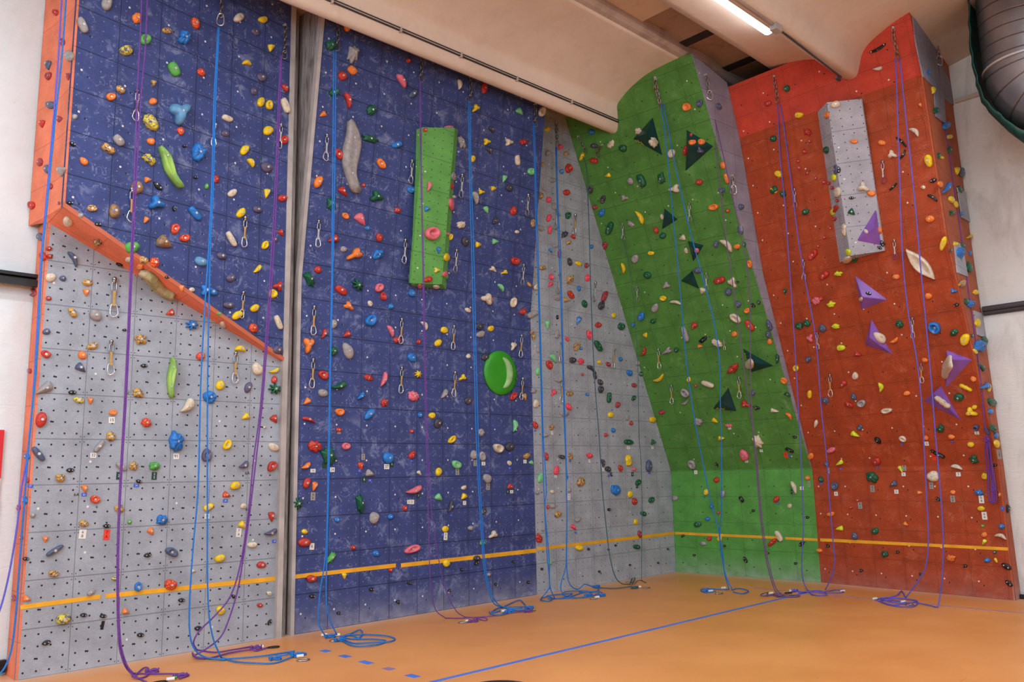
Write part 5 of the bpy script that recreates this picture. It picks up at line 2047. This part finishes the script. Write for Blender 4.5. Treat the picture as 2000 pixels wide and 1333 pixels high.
rope(['131 -30 121 110 106 250 92 400 82 500 76 620 68 740 57 860 49 960 43 1040 37 1120 31 1200 22 1270 6 1310 -20 1330'], plY(7.45), 'rope_blue', 'blue rope beside the orange side panel, reaching the floor at the far left')
rope(['426 54 418 200 414 350 408 480 400 600 392 750 387 950 377 1070 370 1180 371 1240 380 1268 400 1284 440 1290', '428 54 421 200 417 350 411 480 407 650 405 800 405 1000 405 1120 408 1200 417 1250 432 1285'], plY(7.44), 'rope_blue',
     'blue rope hanging from the snap carabiner on the left blue wall to the floor', [('knot', 538, 1286, FA), ('steel', 592, 1287, FA), ('white', 586, 1282, FA), ('knot', 580, 1279, FA)],
     ['380 1284 430 1288 505 1283 552 1276 575 1273 560 1279 540 1283', '432 1285 460 1293 500 1296 535 1296 560 1288 585 1277 598 1278 575 1284'])
rope(['548 108 543 220 538 350 530 500 520 650 508 800 495 900 485 1000 470 1100 450 1165 418 1205 390 1232 378 1255 384 1270', '550 108 546 220 541 350 534 500 524 640 513 780 501 890 488 1000 478 1070 465 1150 447 1210 430 1246 400 1270 378 1282'], plY(7.46), 'rope_purple',
     'purple rope hanging near the timber joint on the left wall, tail crossing the floor', [('knot', 500, 1265, FA), ('white', 508, 1264, FA), ('black', 534, 1262, FA)],
     ['384 1270 420 1275 455 1270 490 1264', '378 1282 376 1276 384 1286 410 1286 450 1276 490 1270 500 1272 522 1266'])
rope(['652 98 651 200 650 320 648 533 645 700 641 900 637 1070 626 1150 622 1195 624 1222 634 1241', '656 98 655 200 654 320 650 533 646 700 643 900 639 1070 637 1160 642 1205 658 1241'], plY(7.42), 'rope_blue',
     'blue rope at the left of the middle blue wall, coiled loosely on the floor', [('knot', 645, 1243, FA), ('knot', 664, 1250, FA), ('white', 633, 1241, FA), ('white', 658, 1241, FA), ('carab', 655, 1249, FA)],
     ['664 1248 690 1236 703 1231 708 1238 700 1247 685 1240 670 1243', '664 1244 700 1240 750 1242 771 1248 760 1254 720 1256 690 1257 668 1248', '668 1252 690 1262 720 1262 745 1258 753 1252 730 1249 690 1249 672 1246'])
rope(['820 155 821 300 824 450 827 600 830 760 833 880 836 980 838 1070 841 1140 850 1190 870 1208', '821 155 823 300 826 450 829 600 832 760 837 900 843 1000 853 1070 862 1120 875 1165 892 1195 908 1206'], plY(7.30), 'rope_purple',
     'thin purple rope hanging in front of the long green box', [('white', 914, 1213, FA), ('steel', 905, 1214, FA), ('knot', 925, 1213, FA), ('knot', 1032, 1194, FA), ('green', 1045, 1193, FA)],
     ['870 1208 900 1208 960 1204 1000 1198 1045 1193', '908 1206 930 1207 950 1208 948 1213 930 1209'], r=.005)
rope(['915 198 917 330 920 450 923 560 926 700 930 850 935 960 940 1040 944 1100 951 1140 962 1176 980 1188', '918 198 920 330 924 450 927 560 930 700 934 850 938 960 943 1040 947 1100 955 1145 970 1178 990 1190'], plY(7.40), 'rope_blue',
     'blue rope hanging down the right half of the blue wall, left of the green dish', [('knot', 1034, 1187, FA), ('knot', 995, 1195, FA), ('steel', 990, 1196, FA), ('white', 984, 1194, FA)],
     ['980 1188 1000 1178 1015 1173 1022 1178 1028 1186', '960 1196 975 1188 1010 1186 1034 1186 1015 1193 990 1190', '956 1196 962 1201 980 1201 1000 1194 1030 1192', '962 1198 985 1192 1020 1188'])
rope(['1041 240 1044 330 1047 450 1051 560 1055 700 1059 850 1062 950 1066 1040 1069 1090 1073 1130 1072 1150 1060 1166', '1044 240 1046 330 1050 450 1053 560 1057 700 1061 850 1064 900 1067 960 1064 990 1069 1050 1073 1100 1074 1145 1083 1169'], plY(7.5), 'rope_blue',
     'blue rope at the edge between the blue wall and the grey gully', [('knot', 1150, 1163, FA)],
     ['1060 1166 1056 1172 1070 1175 1079 1170 1072 1166 1060 1168', '1068 1164 1100 1161 1118 1160 1100 1168 1080 1170'])
rope(['1085 288 1088 400 1092 500 1097 650 1101 800 1105 900 1107 1000 1106 1060 1105 1108 1097 1135 1096 1155 1106 1166', '1087 288 1090 400 1095 500 1099 650 1103 800 1107 925 1110 930 1106 945 1107 1000 1107 1060 1107 1108 1112 1140 1128 1152 1142 1142 1160 1148'], plY(7.60, .045), 'rope_blue',
     'thick doubled blue rope in the middle of the grey gully', [('knot', 1175, 1163, FA), ('steel', 1160, 1168, FA), ('white', 1166, 1167, FA), ('knot', 1165, 1146, FA)],
     ['1106 1166 1100 1158 1120 1155 1150 1156 1154 1162 1130 1168 1110 1166', '1110 1168 1140 1158 1172 1157 1178 1162', '1070 1170 1110 1169 1150 1166 1170 1160', '1160 1148 1168 1150 1166 1155 1130 1157'])
rope(['1136 300 1145 330 1150 430 1155 600 1162 750 1170 850 1176 950 1183 1020 1190 1080 1200 1123 1213 1140 1230 1142'], plY(7.60, .04), 'rope_teal',
     'thin dark teal rope hanging at the right of the grey gully', [('knot', 1240, 1148, FA), ('white', 1248, 1147, FA), ('steel', 1262, 1147, FA), ('steel', 1228, 1136, FA)],
     ['1160 1148 1200 1150 1235 1146', '1230 1142 1236 1128 1240 1130 1234 1143'])
rope(['1170 296 1185 330 1200 400 1222 490 1234 560 1242 650 1246 720 1248 850 1252 900 1254 1000 1253 1120 1254 1134 1262 1139'], plY(7.50, .02), 'rope_teal', 'very thin teal rope crossing from the green overhang down the grey gully', [], ['1262 1139 1248 1134 1238 1142'], r=.0045)
rope(['1291 204 1303 300 1312 400 1322 500 1331 600 1340 700 1350 780 1362 850 1375 915 1388 980 1403 1035 1408 1075 1416 1120 1430 1153', '1296 204 1318 320 1340 420 1358 490 1370 533 1390 610 1404 690 1407 790 1409 900 1409 1000 1406 1045 1412 1085 1415 1120 1424 1152'], plX(9.90, -.123), 'rope_blue',
     'blue rope hanging from the twisted chain on the green overhang', [('steel', 1404, 1158, FA), ('white', 1388, 1155, FA), ('knot', 1382, 1154, FA), ('white', 1413, 1149, FA)],
     ['1430 1153 1440 1150 1455 1152 1462 1156 1450 1160 1432 1157', '1424 1152 1405 1152 1378 1150 1369 1153 1378 1158 1398 1156'])
rope(['1386 200 1398 290 1410 400 1420 480 1428 533 1440 620 1453 720 1463 790 1469 830 1477 910 1484 1000 1492 1066 1500 1110 1512 1150 1520 1162', '1388 200 1405 270 1425 360 1447 460 1461 533 1465 640 1466 740 1468 800 1472 850 1480 915 1487 1000 1495 1066 1504 1112 1516 1150 1526 1160'], plX(10.1, -.10), 'rope_mauve',
     'faded purple rope hanging from the lilac side panel across the green overhang', [('knot', 1518, 1162, FA), ('knot', 1524, 1164, FA), ('white', 1506, 1159, FA), ('steel', 1493, 1160, FA)],
     ['1512 1162 1495 1165 1486 1162 1500 1158', '1520 1162 1545 1163 1562 1164 1550 1167 1525 1165'])
rope(['1519 204 1523 300 1532 390 1538 470 1543 540 1550 640 1556 740 1562 850 1566 930 1569 1030 1566 1090 1567 1125 1573 1146 1585 1162', '1524 204 1534 270 1547 370 1558 460 1573 550 1590 640 1597 700 1604 800 1614 890 1621 990 1628 1066 1630 1095 1625 1125 1612 1153'], plX(10.72, -.125), 'rope_violet',
     'violet-blue rope hanging at the left of the red wall, left of the grey box', [('knot', 1552, 1154, FA), ('white', 1546, 1154, FA), ('black', 1539, 1157, FA), ('white', 1646, 1155, FA)],
     ['1552 1155 1575 1157 1612 1156 1630 1153 1648 1153 1640 1158 1600 1158', '1585 1162 1600 1164 1615 1162 1605 1155 1585 1155 1560 1159'])
rope(['1749 114 1753 230 1757 350 1760 450 1765 533 1775 620 1790 700 1800 790 1805 880 1810 980 1813 1060 1807 1110 1790 1140 1769 1168', '1757 114 1770 240 1780 330 1790 430 1799 533 1810 650 1820 760 1826 840 1834 930 1840 1010 1842 1066 1840 1130 1836 1165 1831 1187'], plX(10.32, -.105), 'rope_violet',
     'violet-blue rope on the red wall, right of the grey box, doubled down to a coil', [('white', 1764, 1176, FA), ('steel', 1776, 1180, FA), ('white', 1709, 1170, FA)],
     ['1769 1168 1761 1155 1752 1163 1735 1168 1715 1170', '1831 1187 1815 1183 1790 1178', '1710 1173 1725 1168 1760 1169 1790 1174 1788 1183 1770 1186 1740 1183 1718 1175', '1715 1175 1740 1170 1775 1171 1788 1177 1750 1178 1720 1171', '1720 1172 1750 1174 1770 1178 1745 1182 1722 1176'])
rope(['1832 128 1843 230 1855 310 1868 400 1880 480 1890 560 1903 650 1915 740 1922 820 1928 850', '1928 850 1924 880 1928 920 1931 970 1938 981 1934 920 1926 865', '1929 856 1936 900 1944 950 1946 975 1940 980 1938 930 1932 862', '1928 860 1932 900 1930 950 1934 978 1942 976 1936 905 1929 858'], wallf(.11), 'rope_purple',
     'purple rope tied up in a hanging bundle at the right edge of the red wall', [], [])
for kx, ky in ((1928, 858), (1941, 955)):
    q = wallf(.11)((kx, ky)); rt_ = [o for o in COL.objects if o.name.startswith('climbing_rope')][-1]
    m = MB(); m.tube([q+Vector((0, .03*math.cos(2*t), .03*math.sin(3*t))) for t in [2*math.pi*i/30 for i in range(30)]], .008, 7, True); ch(m.build('knot', M['rope_purple'], None, True), rt_)

# ---------------------------------------------------------------- anchor chains
def link_mesh(Lk, Wk, rk):
    m = MB(); m.tube([(p[0], 0, p[2]) for p in racetrack(Wk, Lk, 0, 6)], rk, 6, True); me = mesh('chain_link', m.v, m.f, M['steel_dull'], True); fixn(me); return me
LK = link_mesh(.062, .036, .0055)
CBM = MB(); CBM.tube([(p.x, 0, p.z+.27) for p in cc_], .006, 6, True)
CBme = mesh('carabiner', [(v.x*1.25, v.y, v.z*1.25) for v in CBM.v], CBM.f, M['white_carab'], True); fixn(CBme)
LKB = link_mesh(.10, .05, .006)
def chain(pts, label, end='link', f=None, double=False):
    Q = [f(p) if f else (lambda w_: w_[0]+w_[1]*.03)(wallhit(p)) for p in pts]
    root = empty('anchor_chain', Q[0], label=label, category='chain', group='top anchor chains')
    seg = []
    tot = sum((b-a).length for a, b in zip(Q[:-1], Q[1:]))
    n_ = max(2, int(tot/.047)); 
    def at(d):
        for a, b in zip(Q[:-1], Q[1:]):
            l = (b-a).length
            if d <= l: return a+(b-a)*(d/max(l, 1e-6)), (b-a).normalized()
            d -= l
        return Q[-1], (Q[-1]-Q[-2]).normalized()
    for i in range(n_):
        p, t = at((i+.5)*tot/n_)
        o = mk('chain_link', LK, root); q = (-t).to_track_quat('Z', 'Y')
        o.location = p-root.location; o.rotation_mode = 'QUATERNION'
        o.rotation_quaternion = q @ Matrix.Rotation((i % 2)*math.pi/2+.6, 3, 'Z').to_quaternion()
    if end:
        o = mk('carabiner' if end == 'carab' else 'end_link', CBme if end == 'carab' else LKB, root); o.location = Q[-1]-root.location-Vector((0, 0, .03)); o.rotation_euler = (0, 0, YAW*-1)
    m = MB(); w_ = wallhit(pts[0]); m.tube([w_[0], Q[0]+w_[1]*.01], .014, 8); ch(m.build('bolt', M['bolt']), root)
    return root
chain([(430, -12), (429, 14), (428, 36)], 'steel chain with snap carabiner at the top of the left blue wall', 'carab')
chain([(554, 50), (554, 80), (553, 104)], 'steel chain at the right of the left blue wall, near the timber joint', 'link')
chain([(658, 42), (658, 68), (656, 88)], 'steel chain at the top left of the middle blue wall', 'link')
chain([(821, 110), (821, 132), (820, 150)], 'steel chain above the long green box, under the roof beam', 'link')
chain([(917, 150), (917, 172), (916, 190)], 'steel chain on the blue wall above the right blue rope', 'link')
chain([(1043, 204), (1043, 222), (1042, 238)], 'steel chain at the top right corner of the blue wall', 'link')
chain([(1084, 240), (1085, 262), (1086, 284)], 'dark chain at the top of the grey gully', 'link')
chain([(1131, 266), (1137, 280), (1144, 290)], 'slack chain at the top left corner of the green overhang', 'link')
chain([(1177, 283), (1172, 291), (1168, 298)], 'short chain dangling right of the slack one on the green overhang', 'link')
chain([(1281, 151), (1284, 168), (1288, 185), (1291, 202)], 'long twisted chain at the top of the green overhang', 'link')
chain([(1282, 154), (1281, 172), (1286, 184), (1290, 200)], 'second strand of twisted chain beside the longest chain, green overhang top', None)
chain([(1376, 147), (1379, 165), (1383, 184)], 'chain with carabiner at the top of the lilac side panel', 'carab')
chain([(1428, 344), (1429, 358), (1430, 368)], 'short chain with carabiner halfway down the lilac side panel', 'carab')
chain([(1514, 149), (1516, 168), (1520, 190)], 'chain at the top of the red wall, left of the grey box', 'link')
chain([(1746, 54), (1747, 75), (1752, 95), (1754, 106)], 'long chain at the highest point of the red wall', 'link')
chain([(1825, 82), (1828, 100), (1830, 116)], 'chain on the grey side return at the top right', 'carab')

# ---------------------------------------------------------------- roof fittings
def roofpt(px, y_guess): return hit_ax(px, 1, y_guess)
lp = hit_ax((1503, 58), 2, 6.74)
lamp = empty('tube_lamp', (lp.x-.8, lp.y, 6.78), label='long white glowing tube lamp under the concrete roof beam', category='lamp')
m = MB(); m.tube([(lp.x-1.55, lp.y, 6.735), (lp.x-1.54, lp.y, 6.735), (lp.x-.02, lp.y, 6.745), (lp.x, lp.y, 6.745)], [.05, .075, .075, .05], 16); ch(m.build('diffuser', M['lamp'], None, True), lamp)
m = MB(); m.box((lp.x-.77, lp.y-.01, 6.785), (1.5, .075, .03)); ch(m.build('housing', M['housing']), lamp)
l = bpy.data.lights.new('lamp_light', 'AREA'); l.shape = 'RECTANGLE'; l.size = 1.45; l.size_y = .08; l.energy = 28; l.color = (.95, .97, 1)
lo = bpy.data.objects.new('lamp_light', l); COL.objects.link(lo); lo.location = (lp.x-.77, lp.y, 6.68)
# conduit and junction box beside the lamp
bx = hit_ax((1515, 53), 1, 3.99)
jb = empty('junction_box', bx, label='small grey junction box with looped cable beside the lamp end', category='electrical box')
m = MB(); m.box(bx, (.13, .08, .10)); ch(m.build('box', M['housing']), jb)
m = MB(); m.tube([bx+Vector((.05+.035*math.cos(t)+.02, 0, .035*math.sin(t)-.01)) for t in [2*math.pi*i/16 for i in range(16)]], .008, 6, True); ch(m.build('cable_loop', M['conduit'], None, True), jb)
m = MB(); m.tube([bx+Vector((-.05, .0, .01)), bx+Vector((-2.6, .0, -.0))], .017, 8); m.tube([bx+Vector((-.05, .03, .02)), bx+Vector((-2.6, .03, .0))], .008, 6)
m.build('conduit', M['conduit'], None, True, label='pale conduit running along the roof beam above the tube lamp', category='conduit')
c1 = hit_ax((1526, 61), 1, 4.01); c2 = hit_ax((1643, 151), 1, 4.01)
m = MB(); m.tube([c1, c2], .012, 8); m.box(c2+Vector((-.05, .02, -.03)), (.10, .03, .03)); m.build('cable', M['cable'], None, False, label='dark cable from the junction box down the roof beam to the red wall', category='cable')
m = MB()
m.tube([(9.18, 7.115, 6.665), (-3, 7.115, 6.665+zoff(-3))], .011, 8); m.tube([(9.18, 7.10, 6.69), (-3, 7.10, 6.69+zoff(-3))], .007, 6)
cab = m.build('conduit', M['cable'], None, True, label='grey conduit and cable along the nose of the left roof beam', category='conduit')
m = MB()
for x_ in (4.3, 5.2, 6.1, 7.05, 8.1): m.box((x_, 7.11, 6.67+zoff(x_)), (.02, .05, .06))
k_ = m.build('clip', M['conduit']); k_.parent = cab

# rails on the white walls
def railpx(a, b, ax, val, r, mat, **kw):
    p, q = hit_ax(a, ax, val), hit_ax(b, ax, val); m = MB(); m.tube([p, q], r, 10); return m, p, q
m = MB(); m.box((1.70, 8.255, 3.445), (.55, .13, .03)); m.box((1.70, 8.2, 3.375), (.55, .04, .06)); m.box((1.70, 8.275, 3.40), (.55, .08, .05))
m.build('wall_rail', M['black'], None, False, label='black double rail on the white wall at the left edge', category='rail')
q0, q1 = hit_ax((1919, 605), 0, 11.44), hit_ax((2010, 592), 0, 11.44)
m = MB(); m.tube([q0, q1], .035, 10); m.tube([q0-Vector((0, 0, .05)), q1-Vector((0, 0, .05))], .018, 8); m.box((q0+q1)/2+Vector((.03, 0, -.02)), (.03, abs(q0.y-q1.y), .12))
m.build('wall_rail', M['cable'], None, False, label='grey pipe rail on the white wall at the right edge', category='rail')
# printed poster, far left
pz = [hit_ax((2, y), 1, 8.29).z for y in (840, 935, 978)]
po = empty('wall_poster', (1.6, 8.29, 1.2), label='red and blue printed poster on the white wall, cut by the left frame edge', category='poster')
xr = hit_ax((6, 880), 1, 8.29).x
m = MB(); m.box(((xr-.8+xr)/2, 8.305, (pz[0]+.75)/2), (.8, .012, pz[0]-.75)); ch(m.build('paper', M['white']), po)
m = MB(); m.box(((xr-.8+xr)/2, 8.296, (pz[0]+pz[1])/2), (.8, .008, pz[0]-pz[1])); ch(m.build('red_band', M['red_poster']), po)
m = MB(); m.box(((xr-.8+xr)/2, 8.296, (pz[2]+.75)/2), (.8, .008, pz[2]-.75)); ch(m.build('blue_band', M['blue_poster']), po)
# floor-level sockets
q = hit_ax((4, 1302), 1, 8.27); m = MB(); m.box(q, (.05, .05, .10)); m.box(q+Vector((.0, -.02, -.01)), (.03, .03, .05)); m.build('socket_box', M['black'], None, False, label='small black box low on the white wall at the far left', category='electrical box')
q = hit_ax((1994, 1167), 0, 11.44); m = MB(); m.box(q+Vector((0, -.06, .0)), (.06, .22, .05)); m.box(q+Vector((-.02, -.05, .02)), (.04, .10, .03)); m.build('socket_box', M['black'], None, False, label='small black box on the floor at the right edge', category='electrical box')

# black round-topped bag at the bottom edge
c_ = hit_ax((932, 1328), 2, .20)
m = MB(); rings = []
bag_v = []
prof = [(.0, .20), (.10, .197), (.20, .185), (.27, .16), (.30, .10), (.29, .0)]
for r_, z_ in prof:
    bag_v.append([(c_.x+r_*math.cos(t)*.9+.0, c_.y-.22+r_*math.sin(t)*.9, z_+.002) for t in [2*math.pi*i/32 for i in range(32)]])
vs = [p for r_ in bag_v for p in r_]; m.add(vs, [(i*32+k, i*32+(k+1) % 32, (i+1)*32+(k+1) % 32, (i+1)*32+k) for i in range(5) for k in range(32)]+[tuple(range(160, 192))])
bag = m.build('bag', M['black'], None, True, label='black round-topped object just showing at the bottom edge of the floor', category='bag')
m = MB(); m.tube([(c_.x+.27*math.cos(t)*.9, c_.y-.22+.27*math.sin(t)*.9, .166) for t in [2*math.pi*i/32 for i in range(32)]], .008, 6, True); o = m.build('rim', M['cable'], None, True); o.parent = bag

# ---------------------------------------------------------------- ventilation duct
dr = empty('air_duct', (10.4, 2.20, 7), label='large silver spiral air duct bending at the top right corner', category='duct')
R_ = .45; br = .5; pth = [(10.4, 2.20, 8.0), (10.4, 2.20, 7.6), (10.4, 2.20, 7.2), (10.4, 2.20, 6.8), (10.4, 2.20, 6.4), (10.4, 2.20, 6.05)]
for i in range(1, 9):
    t = math.pi/2*i/8; pth.append((10.4, 2.20-br+br*math.cos(t), 6.05-br*math.sin(t)))
for i in range(1, 8): pth.append((10.4, 1.70-i*.4, 5.55))
nr_ = 40; vs = []; fs = []; uvs = []; acc = 0; prev = None; vs_v = []
for i, p in enumerate(pth):
    p = Vector(p); a = Vector(pth[max(0, i-1)]); b = Vector(pth[min(len(pth)-1, i+1)]); t = (b-a).normalized()
    s_ = Vector((1, 0, 0)); u_ = t.cross(s_).normalized()
    if prev is not None: acc += (p-prev).length
    prev = p; vs_v.append(acc/.155)
    for k in range(nr_):
        th = 2*math.pi*k/nr_; vs.append(p+(s_*math.cos(th)+u_*math.sin(th))*R_)
for i in range(len(pth)-1):
    for k in range(nr_): fs.append((i*nr_+k, i*nr_+(k+1) % nr_, (i+1)*nr_+(k+1) % nr_, (i+1)*nr_+k))
me = mesh('pipe', vs, fs, M['duct'], True); uvl = me.uv_layers.new(name='UVMap')
for f_i, pl in enumerate(me.polygons):
    i, k = divmod(f_i, nr_)
    for li, (ii, kk) in zip(pl.loop_indices, ((i, k), (i, k+1), (i+1, k+1), (i+1, k))): uvl.data[li].uv = (kk/nr_, vs_v[ii])
ch(mk('pipe', me), dr)
m = MB()
for z_ in (6.07,): m.tube([(10.4+(R_+.008)*math.cos(t), 2.20+(R_+.008)*math.sin(t), z_) for t in [2*math.pi*i/40 for i in range(40)]], .014, 6, True)
ch(m.build('collar', M['housing'], None, True), dr)
# tarpaulin sling along the outer side of the duct
tv = []; tf = []; nt = 34
outl = [Vector((9.98, 2.635, 8.0)), Vector((9.98, 2.655, 7.2)), Vector((9.98, 2.675, 6.6)), Vector((9.98, 2.685, 6.1)), Vector((9.98, 2.615, 5.72)), Vector((9.98, 2.455, 5.40)), Vector((9.98, 2.215, 5.14)), Vector((9.98, 1.895, 5.02)), Vector((9.98, 1.415, 4.98)), Vector((9.98, 0.815, 4.98))]
sp2 = spline(outl, 5)
for i, p in enumerate(sp2):
    wv = .008*math.sin(i*2.3)+.008*math.sin(i*.7)
    low = min(1, max(0, (6.1-p.z)/1.0)); ctr = Vector((10.4, max(-1, min(2.20, p.y-.1)), 6.05))
    n_ = Vector((0, 1, 0)) if p.z > 6.1 else Vector((0, p.y-1.70, p.z-6.05)).normalized() if p.y > 1.70 else Vector((0, 0, -1))
    base = p
    for j, (dx, o_) in enumerate(((.10, -.03-.03*low), (.13, .0), (.17, .03+.03*low), (.45, .04+.03*low), (.8, .03))):
        tv.append(base+Vector((dx, 0, 0))+n_*(o_*(.6)+wv*(1 if j < 3 else .3)))
nn3 = 5
for i in range(len(sp2)-1):
    for j in range(nn3-1): tf.append((i*nn3+j, i*nn3+j+1, (i+1)*nn3+j+1, (i+1)*nn3+j))
me = mesh('tarpaulin', tv, tf, M['tarp'], True); bm = bmesh.new(); bm.from_mesh(me); bmesh.ops.solidify(bm, geom=bm.faces[:], thickness=.006); bm.to_mesh(me); bm.free()
mk('tarpaulin', me, None, label='dark green tarpaulin sheet hanging along the outside of the air duct', category='tarpaulin')
